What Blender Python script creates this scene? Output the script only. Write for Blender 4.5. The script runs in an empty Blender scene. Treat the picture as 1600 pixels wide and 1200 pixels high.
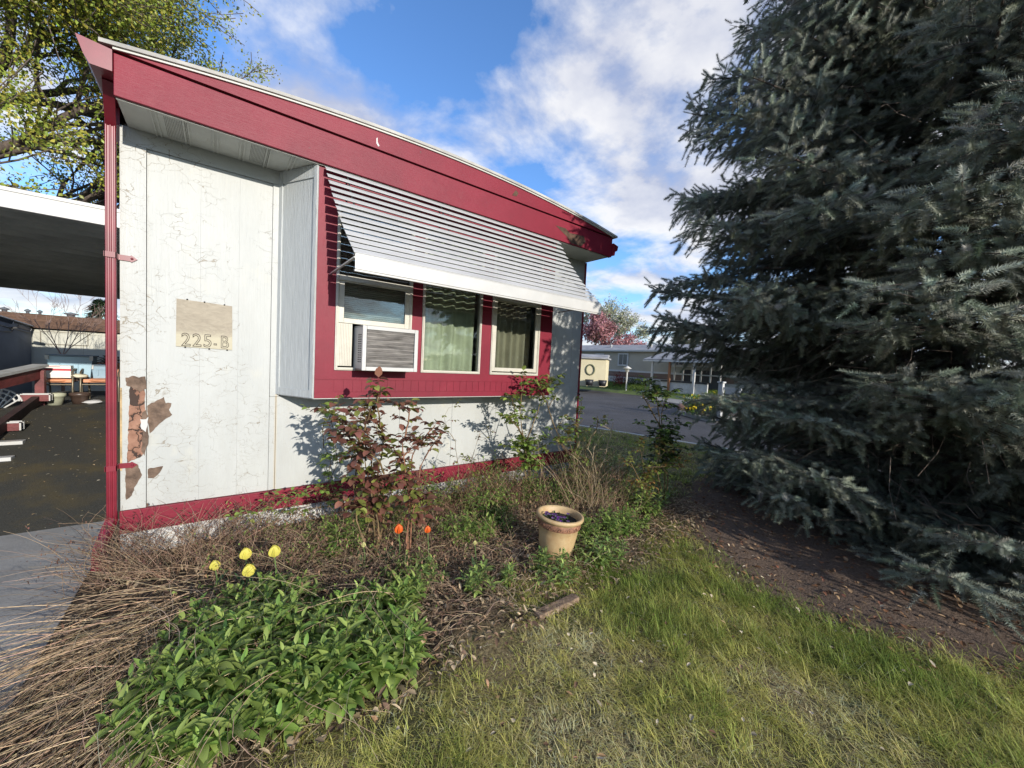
import bpy, bmesh, math, random
import numpy as np
from mathutils import Vector, Matrix
random.seed(7); rng = np.random.default_rng(11)
R = math.radians
scene = bpy.context.scene
COL = scene.collection

# ------------------------------------------------------------------ camera
F_PX, YAW, PITCH, ROLL, EYE = 601.0, 52.62, 2.99, 2.9, 1.5
_y, _p, _r = R(YAW), R(PITCH), R(ROLL)
c_f = np.array([math.cos(_y)*math.cos(_p), math.sin(_y)*math.cos(_p), -math.sin(_p)])
_rt = np.array([math.sin(_y), -math.cos(_y), 0.0]); _up = np.cross(_rt, c_f)
c_r = math.cos(_r)*_rt + math.sin(_r)*_up
c_u = -math.sin(_r)*_rt + math.cos(_r)*_up
c_o = np.array([0, 0, EYE])
cam_d = bpy.data.cameras.new('camera'); cam = bpy.data.objects.new('camera', cam_d); COL.objects.link(cam)
cam_d.sensor_width = 36; cam_d.lens = F_PX/1600*36; cam_d.clip_end = 2000; cam_d.clip_start = 0.05
M4 = Matrix(((c_r[0], c_u[0], -c_f[0], 0), (c_r[1], c_u[1], -c_f[1], 0), (c_r[2], c_u[2], -c_f[2], EYE), (0, 0, 0, 1)))
cam.matrix_world = M4
scene.camera = cam
def ray(x, y): return (x-800)/F_PX*c_r - (y-600)/F_PX*c_u + c_f
def atY(x, y, Y): d = ray(x, y); return c_o + d*((Y-c_o[1])/d[1])
def atX(x, y, X): d = ray(x, y); return c_o + d*((X-c_o[0])/d[0])
def atZ(x, y, Z=0.0): d = ray(x, y); return c_o + d*((Z-EYE)/d[2])
def atD(x, y, D): d = ray(x, y); return c_o + d*D      # at view depth D

# ------------------------------------------------------------------ object helpers
def tag(o, label=None, cat=None, group=None, kind=None):
    if label: o['label'] = label
    if cat: o['category'] = cat
    if group: o['group'] = group
    if kind: o['kind'] = kind
    return o
def empty(name, loc=(0, 0, 0), label=None, cat=None, group=None):
    o = bpy.data.objects.new(name, None); o.empty_display_size = 0.1
    COL.objects.link(o); o.location = loc
    return tag(o, label, cat, group)
def link(name, me, parent=None, mats=None):
    o = bpy.data.objects.new(name, me); COL.objects.link(o)
    if parent is not None:
        o.parent = parent
    for m in (mats or []): me.materials.append(m)
    return o
def wloc(o):
    v = Vector(o.location)
    while o.parent is not None:
        o = o.parent; v += Vector(o.location)
    return v
class MB:
    """collects shapes in world coordinates; build() links ONE mesh object"""
    def __init__(s): s.v = []; s.f = []; s.sm = []
    def add(s, vs, fs, smooth=False):
        n = len(s.v); s.v += [tuple(map(float, v)) for v in vs]
        s.f += [tuple(i+n for i in f) for f in fs]; s.sm += [smooth]*len(fs); return s
    def box(s, a, b):
        (x0, y0, z0), (x1, y1, z1) = a, b
        return s.add([(x0,y0,z0),(x1,y0,z0),(x1,y1,z0),(x0,y1,z0),(x0,y0,z1),(x1,y0,z1),(x1,y1,z1),(x0,y1,z1)],
              [(0,3,2,1),(4,5,6,7),(0,1,5,4),(1,2,6,5),(2,3,7,6),(3,0,4,7)])
    def prism(s, pts, d):
        """polygon pts (3D list) extruded by vector d"""
        n = len(pts); q = [tuple(np.asarray(p)+np.asarray(d)) for p in pts]
        fs = [tuple(range(n))[::-1], tuple(range(n, 2*n))]
        for i in range(n): j = (i+1) % n; fs.append((i, j, n+j, n+i))
        return s.add(list(pts)+q, fs)
    def bar(s, a, b, w, h, up=(0, 0, 1)):
        a = np.asarray(a, float); b = np.asarray(b, float); d = b-a; d /= np.linalg.norm(d)
        u = np.asarray(up, float); sd = np.cross(d, u); sd /= np.linalg.norm(sd); u = np.cross(sd, d)
        vs = [p+sd*sx*w/2+u*sz*h/2 for p in (a, b) for sx, sz in ((-1,-1),(1,-1),(1,1),(-1,1))]
        return s.add(vs, [(3,2,1,0),(4,5,6,7),(0,1,5,4),(1,2,6,5),(2,3,7,6),(3,0,4,7)])
    def tube(s, pts, r, n=8, caps=True):
        pts = [np.asarray(p, float) for p in pts]; m = len(pts)
        r = r if hasattr(r, '__len__') else [r]*m
        vs = []; prev = None
        for i, p in enumerate(pts):
            t = pts[min(i+1, m-1)]-pts[max(i-1, 0)]; t = t/(np.linalg.norm(t)+1e-9)
            a = np.array([0, 0, 1.]) if abs(t[2]) < .9 else np.array([1., 0, 0])
            if prev is not None: a = prev
            u = np.cross(t, np.cross(a, t)); u /= (np.linalg.norm(u)+1e-9); prev = u
            w = np.cross(t, u)
            for k in range(n):
                an = 2*math.pi*k/n; vs.append(p+r[i]*(math.cos(an)*u+math.sin(an)*w))
        fs = [(i*n+k, i*n+(k+1) % n, (i+1)*n+(k+1) % n, (i+1)*n+k) for i in range(m-1) for k in range(n)]
        s.add(vs, fs, True)
        if caps: s.add(vs[:n], [tuple(range(n))[::-1]]); s.add(vs[-n:], [tuple(range(n))])
        return s
    def lathe(s, prof, c=(0, 0, 0), n=32, M=None, wob=0):
        vs = []
        for r, z in prof:
            for k in range(n):
                a = 2*math.pi*k/n
                p = np.array([r*math.cos(a), r*math.sin(a), z])
                if M is not None: p = M @ p
                vs.append(p+np.asarray(c))
        fs = [(i*n+k, i*n+(k+1) % n, (i+1)*n+(k+1) % n, (i+1)*n+k) for i in range(len(prof)-1) for k in range(n)]
        return s.add(vs, fs, True)
    def ball(s, c, r, n=8, m=6, sq=(1, 1, 1), jit=0):
        prof = [(r*math.sin(math.pi*i/m)+1e-4, -r*math.cos(math.pi*i/m)) for i in range(m+1)]
        vs = []
        for rr, z in prof:
            for k in range(n):
                a = 2*math.pi*k/n; j = 1+random.uniform(-jit, jit)
                vs.append((c[0]+rr*math.cos(a)*sq[0]*j, c[1]+rr*math.sin(a)*sq[1]*j, c[2]+z*sq[2]*j))
        fs = [(i*n+k, i*n+(k+1) % n, (i+1)*n+(k+1) % n, (i+1)*n+k) for i in range(m) for k in range(n)]
        return s.add(vs, fs, True)
    def build(s, name, mat, parent=None, bevel=0):
        me = bpy.data.meshes.new(name); off = wloc(parent) if parent is not None else Vector((0, 0, 0))
        me.from_pydata([tuple(Vector(v)-off) for v in s.v], [], s.f); me.update()
        me.polygons.foreach_set('use_smooth', s.sm)
        bm = bmesh.new(); bm.from_mesh(me); bmesh.ops.recalc_face_normals(bm, faces=bm.faces); bm.to_mesh(me); bm.free()
        o = link(name, me, parent, [mat])
        if bevel:
            b = o.modifiers.new('bevel', 'BEVEL'); b.width = bevel; b.segments = 2; b.limit_method = 'ANGLE'; b.angle_limit = R(40)
        return o
def base_at(name, loc, label, cat, group=None): return empty(name, loc, label, cat, group)
def np_mesh(name, V, F, mat, parent=None, tint=None, smooth=False):
    """big mesh from arrays: V (n,3) world coords, F (m,3|4)"""
    V = np.asarray(V, np.float32); F = np.asarray(F, np.int32)
    if parent is not None: V = V - np.array(wloc(parent), np.float32)
    me = bpy.data.meshes.new(name); k = F.shape[1]
    me.vertices.add(len(V)); me.vertices.foreach_set('co', V.ravel())
    me.loops.add(F.size); me.loops.foreach_set('vertex_index', F.ravel())
    me.polygons.add(len(F)); me.polygons.foreach_set('loop_start', np.arange(0, F.size, k, dtype=np.int32))
    if smooth: me.polygons.foreach_set('use_smooth', np.ones(len(F), bool))
    if tint is not None:
        a = me.color_attributes.new('tint', 'BYTE_COLOR', 'POINT')
        t = np.ones((len(V), 4), np.float32); t[:, :3] = tint
        a.data.foreach_set('color', t.ravel())
    me.update(calc_edges=True); me.validate()
    return link(name, me, parent, [mat])
def unit(a): return a/(np.linalg.norm(a, axis=-1, keepdims=True)+1e-9)

# ------------------------------------------------------------------ vectorised plants
def leaves(P, D, L, W, droop=0.6, fold=0.25, prof='lance', rows=5, roll=None, up=(0, 0, 1)):
    """curved, folded leaves. P,D (n,3) base and direction, L,W (n,)"""
    n = len(P); D = unit(np.asarray(D, float)); L = np.asarray(L, float); W = np.asarray(W, float)
    U = np.broadcast_to(np.asarray(up, float), D.shape); S = np.cross(D, U)
    bad = np.linalg.norm(S, axis=1) < .05; S[bad] = [1, 0, 0]; S = unit(S); N = np.cross(S, D)
    if roll is not None:
        cr, sr = np.cos(roll)[:, None], np.sin(roll)[:, None]; S, N = S*cr+N*sr, N*cr-S*sr
    t = np.linspace(0, 1, rows)
    wp = {'lance': np.sin(np.pi*t**.8)**.9, 'oval': np.sin(np.pi*t**.75)**.6, 'strap': np.minimum(1, (1-t)*2.2)*.9+.05, 'grass': (1-t)*.95+.03}[prof].clip(.03)
    dr = np.broadcast_to(np.asarray(droop, float), (n,))
    V = np.zeros((n, rows, 3, 3)); c = P.astype(float).copy()
    for i in range(rows):
        th = (dr*t[i])[:, None]; d = D*np.cos(th)-N*np.sin(th); nn = N*np.cos(th)+D*np.sin(th)
        if i: c = c+d*(L/(rows-1))[:, None]
        w = (W*wp[i]/2)[:, None]
        V[:, i, 0] = c-S*w+nn*w*fold*1.6; V[:, i, 1] = c; V[:, i, 2] = c+S*w+nn*w*fold*1.6
    f = []
    for i in range(rows-1):
        a = i*3; f += [(a, a+1, a+4, a+3), (a+1, a+2, a+5, a+4)]
    F = (np.array(f)[None]+(np.arange(n)*rows*3)[:, None, None]).reshape(-1, 4)
    return V.reshape(-1, 3), F, rows*3
def tubes(PL, r0, r1, n=4):
    """PL (k,m,3) polylines -> one tube mesh"""
    PL = np.asarray(PL, float); k, m, _ = PL.shape
    T = unit(np.gradient(PL, axis=1)); A = np.where(np.abs(T[..., 2:3]) < .9, np.array([0, 0, 1.]), np.array([1., 0, 0]))
    U = unit(np.cross(T, A)); Wv = np.cross(T, U)
    rad = (np.asarray(r0).reshape(-1, 1)*(1-np.linspace(0, 1, m))+np.asarray(r1).reshape(-1, 1)*np.linspace(0, 1, m))
    rad = np.broadcast_to(rad, (k, m))
    a = np.arange(n)*2*np.pi/n
    V = PL[:, :, None]+rad[:, :, None, None]*(np.cos(a)[:, None]*U[:, :, None]+np.sin(a)[:, None]*Wv[:, :, None])
    f = [(i*n+j, i*n+(j+1) % n, (i+1)*n+(j+1) % n, (i+1)*n+j) for i in range(m-1) for j in range(n)]
    F = (np.array(f)[None]+(np.arange(k)*m*n)[:, None, None]).reshape(-1, 4)
    return V.reshape(-1, 3), F, m*n
def join(parts):
    Vs, Fs, Ts, o = [], [], [], 0
    for V, F, T in parts:
        Vs.append(V); Fs.append(F+o); Ts.append(T); o += len(V)
    return np.concatenate(Vs), np.concatenate(Fs), np.concatenate(Ts)
def vtint(n, per, base, var=.15, alt=None, altp=.0):
    """colour of each leaf (own variation), repeated for its vertices"""
    b = np.asarray(base, float)[None]*(1+rng.normal(0, var, (n, 1)))*(1+rng.normal(0, min(var*.35, .05), (n, 3)))
    if alt is not None:
        m = rng.random(n) < altp; b[m] = np.asarray(alt)[None]*(1+rng.normal(0, var, (m.sum(), 1)))
    return np.repeat(b.clip(.002, .95), per, axis=0)

# ------------------------------------------------------------------ materials
def new_mat(name):
    m = bpy.data.materials.new(name); m.use_nodes = True; nt = m.node_tree
    return m, nt, nt.nodes['Principled BSDF']
class G:
    """tiny node-graph helper"""
    def __init__(s, nt): s.nt = nt; s.n = nt.nodes; s.l = nt.links
    def co(s, scale=(1, 1, 1), rot=(0, 0, 0)):
        g = s.n.new('ShaderNodeNewGeometry'); m = s.n.new('ShaderNodeMapping')
        s.l.new(g.outputs['Position'], m.inputs[0]); m.inputs['Scale'].default_value = scale; m.inputs['Rotation'].default_value = rot
        return m.outputs[0]
    def noise(s, co, scale, detail=4, rough=.55, dist=0):
        t = s.n.new('ShaderNodeTexNoise'); s.l.new(co, t.inputs['Vector'])
        t.inputs['Scale'].default_value = scale; t.inputs['Detail'].default_value = detail
        t.inputs['Roughness'].default_value = rough; t.inputs['Distortion'].default_value = dist
        return t.outputs['Fac']
    def vor(s, co, scale, feature='F1', rnd=1):
        t = s.n.new('ShaderNodeTexVoronoi'); t.feature = feature; s.l.new(co, t.inputs['Vector'])
        t.inputs['Scale'].default_value = scale; t.inputs['Randomness'].default_value = rnd
        return t
    def ramp(s, fac, a, b, lo=0., hi=1.):
        t = s.n.new('ShaderNodeMapRange'); s.l.new(fac, t.inputs['Value'])
        for i, v in zip((1, 2, 3, 4), (a, b, lo, hi)): t.inputs[i].default_value = v
        return t.outputs[0]
    def math(s, op, a, b=0.):
        t = s.n.new('ShaderNodeMath'); t.operation = op
        for i, v in enumerate((a, b)):
            if isinstance(v, (int, float)): t.inputs[i].default_value = v
            else: s.l.new(v, t.inputs[i])
        return t.outputs[0]
    def mix(s, fac, a, b, mode='MIX'):
        t = s.n.new('ShaderNodeMix'); t.data_type = 'RGBA'; t.blend_type = mode
        for i, v in ((0, fac), (6, a), (7, b)):
            if isinstance(v, (int, float)): t.inputs[i].default_value = v
            elif isinstance(v, tuple): t.inputs[i].default_value = v if len(v) == 4 else v+(1,)
            else: s.l.new(v, t.inputs[i])
        return t.outputs[2]
    def bump(s, h, strength, dist, normal=None):
        t = s.n.new('ShaderNodeBump'); s.l.new(h, t.inputs['Height']); t.inputs['Strength'].default_value = strength
        t.inputs['Distance'].default_value = dist
        if normal is not None: s.l.new(normal, t.inputs['Normal'])
        return t.outputs[0]
    def xyz(s):
        g = s.n.new('ShaderNodeNewGeometry'); t = s.n.new('ShaderNodeSeparateXYZ'); s.l.new(g.outputs['Position'], t.inputs[0]); return t.outputs
def simple(name, col, rough=.6, metal=0, var=.12, vs=3., bump=0., bs=40., stretch=(1, 1, 1), spec=.5, dirt=None, dirt_amt=.5):
    m, nt, b = new_mat(name); g = G(nt); co = g.co(stretch)
    n1 = g.noise(co, vs, 5, .6)
    dk = tuple(c*(1-var*1.6) for c in col); lt = tuple(min(.95, c*(1+var)) for c in col)
    cc = g.mix(g.ramp(n1, .3, .7), dk, lt)
    if dirt:
        cc = g.mix(g.ramp(g.noise(co, vs*2.3, 6, .7), .52, .75, 0, dirt_amt), cc, dirt)
    nt.links.new(cc, b.inputs['Base Color'])
    b.inputs['Roughness'].default_value = rough; b.inputs['Metallic'].default_value = metal; b.inputs['Specular IOR Level'].default_value = spec
    if bump: nt.links.new(g.bump(g.noise(co, bs, 5, .6), bump, .01), b.inputs['Normal'])
    return m
def leafmat(name, rough=.45, trans=.3, spec=.35):
    m, nt, b = new_mat(name); a = nt.nodes.new('ShaderNodeAttribute'); a.attribute_name = 'tint'
    nt.links.new(a.outputs['Color'], b.inputs['Base Color']); b.inputs['Roughness'].default_value = rough; b.inputs['Specular IOR Level'].default_value = spec
    if trans:
        t = nt.nodes.new('ShaderNodeBsdfTranslucent'); nt.links.new(a.outputs['Color'], t.inputs['Color'])
        x = nt.nodes.new('ShaderNodeMixShader'); x.inputs[0].default_value = trans
        out = nt.nodes['Material Output']
        nt.links.new(b.outputs[0], x.inputs[1]); nt.links.new(t.outputs[0], x.inputs[2]); nt.links.new(x.outputs[0], out.inputs[0])
    return m
M_LEAF = leafmat('leaf', .38, .33, .4); M_GRASS = leafmat('grass_blade', .55, .40, .2); M_DRY = leafmat('dry_stem', .8, .1, .1)
M_NEEDLE = leafmat('spruce_needle', .5, .06, .4); M_PETAL = leafmat('petal', .5, .35, .3)
M_BARK = simple('bark', (.13, .10, .08), .9, var=.35, vs=14, bump=.8, bs=60, stretch=(1, 1, .3))
M_STEM = simple('rose_cane', (.16, .11, .05), .6, var=.4, vs=12)
M_TWIG = simple('grey_twig', (.15, .115, .09), .8, var=.3, vs=9)

# house paint -------------------------------------------------------
def wall_paint():
    m, nt, b = new_mat('cracked_white_paint'); g = G(nt); x = g.xyz()
    co = g.co((1, 1, 1)); wob = nt.nodes.new('ShaderNodeVectorMath'); wob.operation = 'MULTIPLY_ADD'
    nz = nt.nodes.new('ShaderNodeTexNoise'); nz.inputs['Scale'].default_value = 9; nz.inputs['Detail'].default_value = 5
    nt.links.new(co, nz.inputs['Vector']); nt.links.new(nz.outputs['Color'], wob.inputs[0]); wob.inputs[1].default_value = (.16, .0, .16); 
    sc = g.co((7.5, 0, 15)); nt.links.new(g.co((1, 1, 1)), wob.inputs[2])
    mp = nt.nodes.new('ShaderNodeMapping'); mp.inputs['Scale'].default_value = (9, 0, 17); nt.links.new(wob.outputs[0], mp.inputs[0])
    v = g.vor(mp.outputs[0], 1.0, 'DISTANCE_TO_EDGE')
    big = g.noise(g.co((1, 0, 1)), 2.6, 3, .6); fine = g.noise(g.co((1, 0, 1)), 9, 3, .6)
    left = g.ramp(x[0], .10, .5, 1, .0)                         # most of the cracking is on the panels beside the corner
    wid = g.math('MULTIPLY', g.ramp(big, .47, .70, 0, .026), left); wid = g.math('MULTIPLY', wid, g.ramp(fine, .36, .5))
    crack = g.math('LESS_THAN', v.outputs['Distance'], wid)
    base = g.mix(g.ramp(g.noise(g.co((1, 1, .35)), 2.2, 5, .6), .3, .7), (.365, .38, .37), (.44, .455, .442))
    yel = g.ramp(g.noise(g.co((1.5, 1, 1)), 3.1, 4, .6), .6, .78, 0, .35)
    base = g.mix(yel, base, (.62, .58, .42))
    cx = g.ramp(g.math('ABSOLUTE', g.math('SUBTRACT', x[0], .383)), .0, .012, 1, 0)   # rust-yellow stain down the seam under the bay
    cx = g.math('MULTIPLY', cx, g.ramp(x[2], 1.16, 1.14)); base = g.mix(g.math('MULTIPLY', cx, .55), base, (.50, .36, .16))
    low = g.ramp(x[2], .75, .30, 0, .25); base = g.mix(g.math('MULTIPLY', low, fine), base, (.42, .40, .33))
    mpf = nt.nodes.new('ShaderNodeMapping'); mpf.inputs['Scale'].default_value = (21, 0, 36); nt.links.new(wob.outputs[0], mpf.inputs[0]); vf = g.vor(mpf.outputs[0], 1.0, 'DISTANCE_TO_EDGE')
    zone = g.math('MULTIPLY', g.ramp(g.noise(g.co((1, 0, 1), (0, 0, 0)), 3.7, 4, .65), .5, .66, 0, .05), g.math('MULTIPLY', left, g.math('MAXIMUM', g.ramp(x[2], 1.35, 1.1), g.ramp(x[0], -.39, -.41))))
    craze = g.math('LESS_THAN', vf.outputs['Distance'], zone); base = g.mix(g.math('MULTIPLY', craze, .6), base, (.27, .25, .21))
    dull = g.ramp(g.noise(g.co((3, 1, .8)), 3.3, 6, .7), .5, .75, 0, .5); base = g.mix(dull, base, (.36, .365, .345))
    nt.links.new(g.mix(crack, base, (.24, .22, .18)), b.inputs['Base Color'])
    grain = g.noise(g.co((26, 26, 1.6)), 3.2, 6, .65, .6)
    h = g.math('SUBTRACT', grain, g.math('MULTIPLY', crack, 1.2))
    nt.links.new(g.bump(h, .35, .006), b.inputs['Normal']); b.inputs['Roughness'].default_value = .5
    return m
M_WALL = wall_paint()
def red_paint(name, sx, chips=0.):
    m, nt, b = new_mat(name); g = G(nt); co = g.co(sx)
    grain = g.noise(co, 6, 7, .65, 1.2)
    c = g.mix(g.ramp(g.noise(g.co(), 2.3, 5, .6), .3, .7), (.155, .010, .024), (.215, .014, .032))
    c = g.mix(g.ramp(g.noise(g.co(), 7, 6, .7), .58, .8, 0, .25), c, (.26, .06, .07))
    if chips:
        ch = g.math('GREATER_THAN', g.noise(g.co((1, 1, 1.5)), 11, 4, .6), chips)
        c = g.mix(ch, c, (.10, .05, .045))
    nt.links.new(c, b.inputs['Base Color']); b.inputs['Roughness'].default_value = .5; b.inputs['Specular IOR Level'].default_value = .3
    nt.links.new(g.bump(grain, .28, .006), b.inputs['Normal'])
    return m
M_RED = red_paint('red_board_paint', (2.5, 6, 22), .735)
M_REDV = red_paint('red_siding_paint', (22, 6, 2.2))
M_REDM = simple('red_metal_paint', (.185, .012, .026), .32, var=.15, vs=6, spec=.6)
M_WHITE = simple('white_painted_metal', (.50, .50, .485), .38, var=.06, vs=4, dirt=(.5, .47, .4), dirt_amt=.3)
M_SLAT = simple('white_aluminium_slat', (.48, .49, .49), .35, var=.08, vs=5, dirt=(.45, .43, .4), dirt_amt=.35, stretch=(.4, 1, 1))
M_SOFFIT = simple('soffit_panel', (.52, .53, .49), .5, var=.1, vs=3)
M_CREAM = simple('cream_window_frame', (.52, .50, .43), .45, var=.08, vs=6, dirt=(.35, .31, .24), dirt_amt=.4)
M_BAYSIDE = simple('pale_siding_paint', (.46, .485, .485), .5, var=.07, vs=4, bump=.55, bs=9, stretch=(14, 14, 1.2))
M_LAP = simple('white_skirting_paint', (.50, .50, .48), .55, var=.12, vs=4, dirt=(.35, .33, .27), dirt_amt=.5)
M_BARE = simple('bare_hardboard', (.16, .11, .08), .95, var=.35, vs=16, bump=.9, bs=45)
M_GAP = simple('dark_gap', (.03, .027, .024), .9)
def rot_wood():
    m, nt, b = new_mat('rotten_red_brown_board'); g = G(nt)
    gg = nt.nodes.new('ShaderNodeNewGeometry'); nz = nt.nodes.new('ShaderNodeTexNoise'); nz.inputs['Scale'].default_value = 22; nz.inputs['Detail'].default_value = 4; nt.links.new(gg.outputs['Position'], nz.inputs['Vector']); ma = nt.nodes.new('ShaderNodeVectorMath'); ma.operation = 'MULTIPLY_ADD'; nt.links.new(nz.outputs['Color'], ma.inputs[0]); ma.inputs[1].default_value = (.11, 0, .11); nt.links.new(gg.outputs['Position'], ma.inputs[2]); mpn = nt.nodes.new('ShaderNodeMapping'); mpn.inputs['Scale'].default_value = (15, 0, 8); nt.links.new(ma.outputs[0], mpn.inputs[0]); v = g.vor(mpn.outputs[0], 1, 'DISTANCE_TO_EDGE')
    c = g.mix(g.ramp(g.noise(g.co(), 14, 5, .7), .3, .7), (.20, .10, .065), (.34, .19, .13))
    c = g.mix(g.math('LESS_THAN', v.outputs['Distance'], .035), c, (.05, .032, .025))
    nt.links.new(c, b.inputs['Base Color']); b.inputs['Roughness'].default_value = .9
    nt.links.new(g.bump(g.ramp(v.outputs['Distance'], 0, .1), .8, .01), b.inputs['Normal'])
    return m
M_ROT = rot_wood()
def glass_mat():
    m, nt, b = new_mat('window_glass'); nt.nodes.remove(b); g = G(nt)
    t = nt.nodes.new('ShaderNodeBsdfTransparent'); t.inputs[0].default_value = (.86, .90, .87, 1)
    gl = nt.nodes.new('ShaderNodeBsdfGlossy'); gl.inputs['Roughness'].default_value = .015
    fr = nt.nodes.new('ShaderNodeFresnel'); fr.inputs['IOR'].default_value = 1.5
    x = nt.nodes.new('ShaderNodeMixShader'); nt.links.new(g.ramp(fr.outputs[0], 0, 1, .04, 1.0), x.inputs[0])
    nt.links.new(t.outputs[0], x.inputs[1]); nt.links.new(gl.outputs[0], x.inputs[2])
    nt.links.new(g.bump(g.noise(g.co(), 3.5, 2), .08, .02), gl.inputs['Normal'])
    nt.links.new(x.outputs[0], nt.nodes['Material Output'].inputs[0])
    return m
M_GLASS = glass_mat()
M_ROOF = simple('grey_roof_coating', (.42, .41, .38), .75, var=.2, vs=3, bump=.4, bs=60)
M_BLACK = simple('dark_metal', (.02, .02, .022), .45)
M_DARKROOM = simple('room_lining', (.22, .20, .17), .9)
M_BRASS = None
# ------------------------------------------------------------------ light and sky
SUN_EL, SUN_AZ = 16.4, -87.0
sv = Vector((math.cos(R(SUN_AZ))*math.cos(R(SUN_EL)), math.sin(R(SUN_AZ))*math.cos(R(SUN_EL)), math.sin(R(SUN_EL))))
sl = bpy.data.lights.new('sun', 'SUN'); sl.energy = 2.85; sl.angle = R(.53); sl.color = (1, .925, .82)
so = bpy.data.objects.new('sun', sl); COL.objects.link(so); so.rotation_euler = sv.to_track_quat('Z', 'Y').to_euler(); so.location = (0, -20, 20)
w = bpy.data.worlds.new('World'); scene.world = w; w.use_nodes = True
nt = w.node_tree; g = G(nt); bg = nt.nodes['Background']; bg.inputs['Strength'].default_value = .15
sky = nt.nodes.new('ShaderNodeTexSky'); sky.sky_type = 'NISHITA'; sky.sun_disc = False
sky.sun_elevation = R(SUN_EL); sky.sun_rotation = R(177); sky.dust_density = .4; sky.ozone_density = 2.2; sky.air_density = 1.0
tc = nt.nodes.new('ShaderNodeTexCoord'); sp = nt.nodes.new('ShaderNodeSeparateXYZ'); nt.links.new(tc.outputs['Generated'], sp.inputs[0])
zz = g.math('ADD', g.math('MAXIMUM', sp.outputs[2], 0.0), .22)      # clouds on a flat layer overhead
cb = nt.nodes.new('ShaderNodeCombineXYZ')
nt.links.new(g.math('DIVIDE', sp.outputs[0], zz), cb.inputs[0]); nt.links.new(g.math('DIVIDE', sp.outputs[1], zz), cb.inputs[1])
mp = nt.nodes.new('ShaderNodeMapping'); nt.links.new(cb.outputs[0], mp.inputs[0]); mp.inputs['Location'].default_value = (3.1, 1.7, 0); mp.inputs['Scale'].default_value = (1, 1, 1)
cl = g.noise(mp.outputs[0], 2.1, 9, .57, .15)
mp2 = nt.nodes.new('ShaderNodeMapping'); nt.links.new(cb.outputs[0], mp2.inputs[0]); mp2.inputs['Location'].default_value = (3.1, 1.80, 0)
cl2 = g.noise(mp2.outputs[0], 2.1, 6, .52, .15)
lowband = g.ramp(sp.outputs[2], .02, .26, .13, 0)                     # more cloud near the horizon
dens = g.math('ADD', cl, lowband)
def toward(px, py, a, lo_, hi_):                                     # a bank of cloud (or a clear gap) lying in one direction of the sky
    v = nt.nodes.new('ShaderNodeVectorMath'); v.operation = 'DOT_PRODUCT'; nn = nt.nodes.new('ShaderNodeVectorMath'); nn.operation = 'NORMALIZE'
    nt.links.new(tc.outputs['Generated'], nn.inputs[0]); nt.links.new(nn.outputs[0], v.inputs[0]); d = ray(px, py); v.inputs[1].default_value = tuple(d/np.linalg.norm(d))
    return g.ramp(v.outputs['Value'], lo_, hi_, 0, a)
dens = g.math('ADD', dens, toward(1020, 150, .10, .93, .995)); dens = g.math('ADD', dens, toward(480, 110, .10, .975, .998)); dens = g.math('ADD', dens, toward(690, 30, -.075, .965, .995)); dens = g.math('ADD', dens, toward(900, 300, -.07, .99, .999))
mask = g.ramp(dens, .44, .62)
lit = g.ramp(g.math('SUBTRACT', cl, cl2), -.09, .09)                  # sides of a cloud turned to the sun are white, the others grey-blue
thick = g.ramp(dens, .55, .80)
lit = g.math('MULTIPLY', lit, g.math('SUBTRACT', 1.15, g.math('MULTIPLY', thick, .85)))
ccol = g.mix(g.math('MINIMUM', lit, 1.0), (1.9, 2.05, 2.6), (3.75, 3.7, 3.65))
skyc = g.mix(1.0, sky.outputs[0], (.55, .75, 1.00), 'MULTIPLY')
nt.links.new(g.mix(g.math('MULTIPLY', mask, .92), skyc, ccol), bg.inputs['Color'])
scene.view_settings.view_transform = 'Standard'; scene.view_settings.look = 'None'; scene.view_settings.gamma = 1; scene.view_settings.exposure = 0.92
scene.cycles.max_bounces = 6; scene.cycles.transparent_max_bounces = 12; scene.cycles.use_denoising = True
scene.cycles.caustics_reflective = False; scene.cycles.caustics_refractive = False

# ------------------------------------------------------------------ ground
def bed_line(x): return 1.52+.09*x
def in_mulch(x, y): return ((x-5.65)/2.6)**2+((y-.8)/1.75)**2
def gz(x, y):
    return .012*np.sin(3.1*x+1.7*y)+.010*np.sin(5.3*y-2.2*x+1)+.008*np.sin(9.1*x+4)*np.sin(8.3*y)
def ground_mat():
    m, nt, b = new_mat('lawn_soil'); g = G(nt); x = g.xyz(); co = g.co()
    nz = g.noise(co, 2.2, 5, .65); fine = g.noise(co, 55, 6, .7)
    thatch = g.mix(g.ramp(fine, .3, .7), (.07, .053, .028), (.36, .29, .16))
    thatch = g.mix(g.ramp(nz, .42, .62, 0, .75), thatch, (.055, .075, .02))
    bed = g.mix(g.ramp(fine, .3, .72), (.045, .033, .023), (.22, .165, .115))
    mul = g.mix(g.ramp(fine, .28, .72), (.085, .062, .048), (.25, .182, .136))
    jit = g.math('MULTIPLY', g.math('SUBTRACT', nz, .5), .9)
    f = g.math('ADD', g.math('SUBTRACT', x[1], g.math('ADD', g.math('MULTIPLY', x[0], .09), 1.52)), jit)
    isbed = g.math('MULTIPLY', g.ramp(f, -.1, .15), g.ramp(g.math('ADD', x[0], jit), 3.9, 4.4, 1, 0))
    e = g.math('ADD', g.math('POWER', g.math('DIVIDE', g.math('SUBTRACT', x[0], 5.65), 2.6), 2), g.math('POWER', g.math('DIVIDE', g.math('SUBTRACT', x[1], .8), 1.75), 2))
    ism = g.ramp(g.math('ADD', e, jit), 1.25, .95)
    nt.links.new(g.mix(ism, g.mix(isbed, thatch, bed), mul), b.inputs['Base Color'])
    b.inputs['Roughness'].default_value = .95; b.inputs['Specular IOR Level'].default_value = .1
    nt.links.new(g.bump(fine, .9, .03), b.inputs['Normal'])
    return m
def kerbx(y): return 7.78+(5.2-y)*.237
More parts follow.
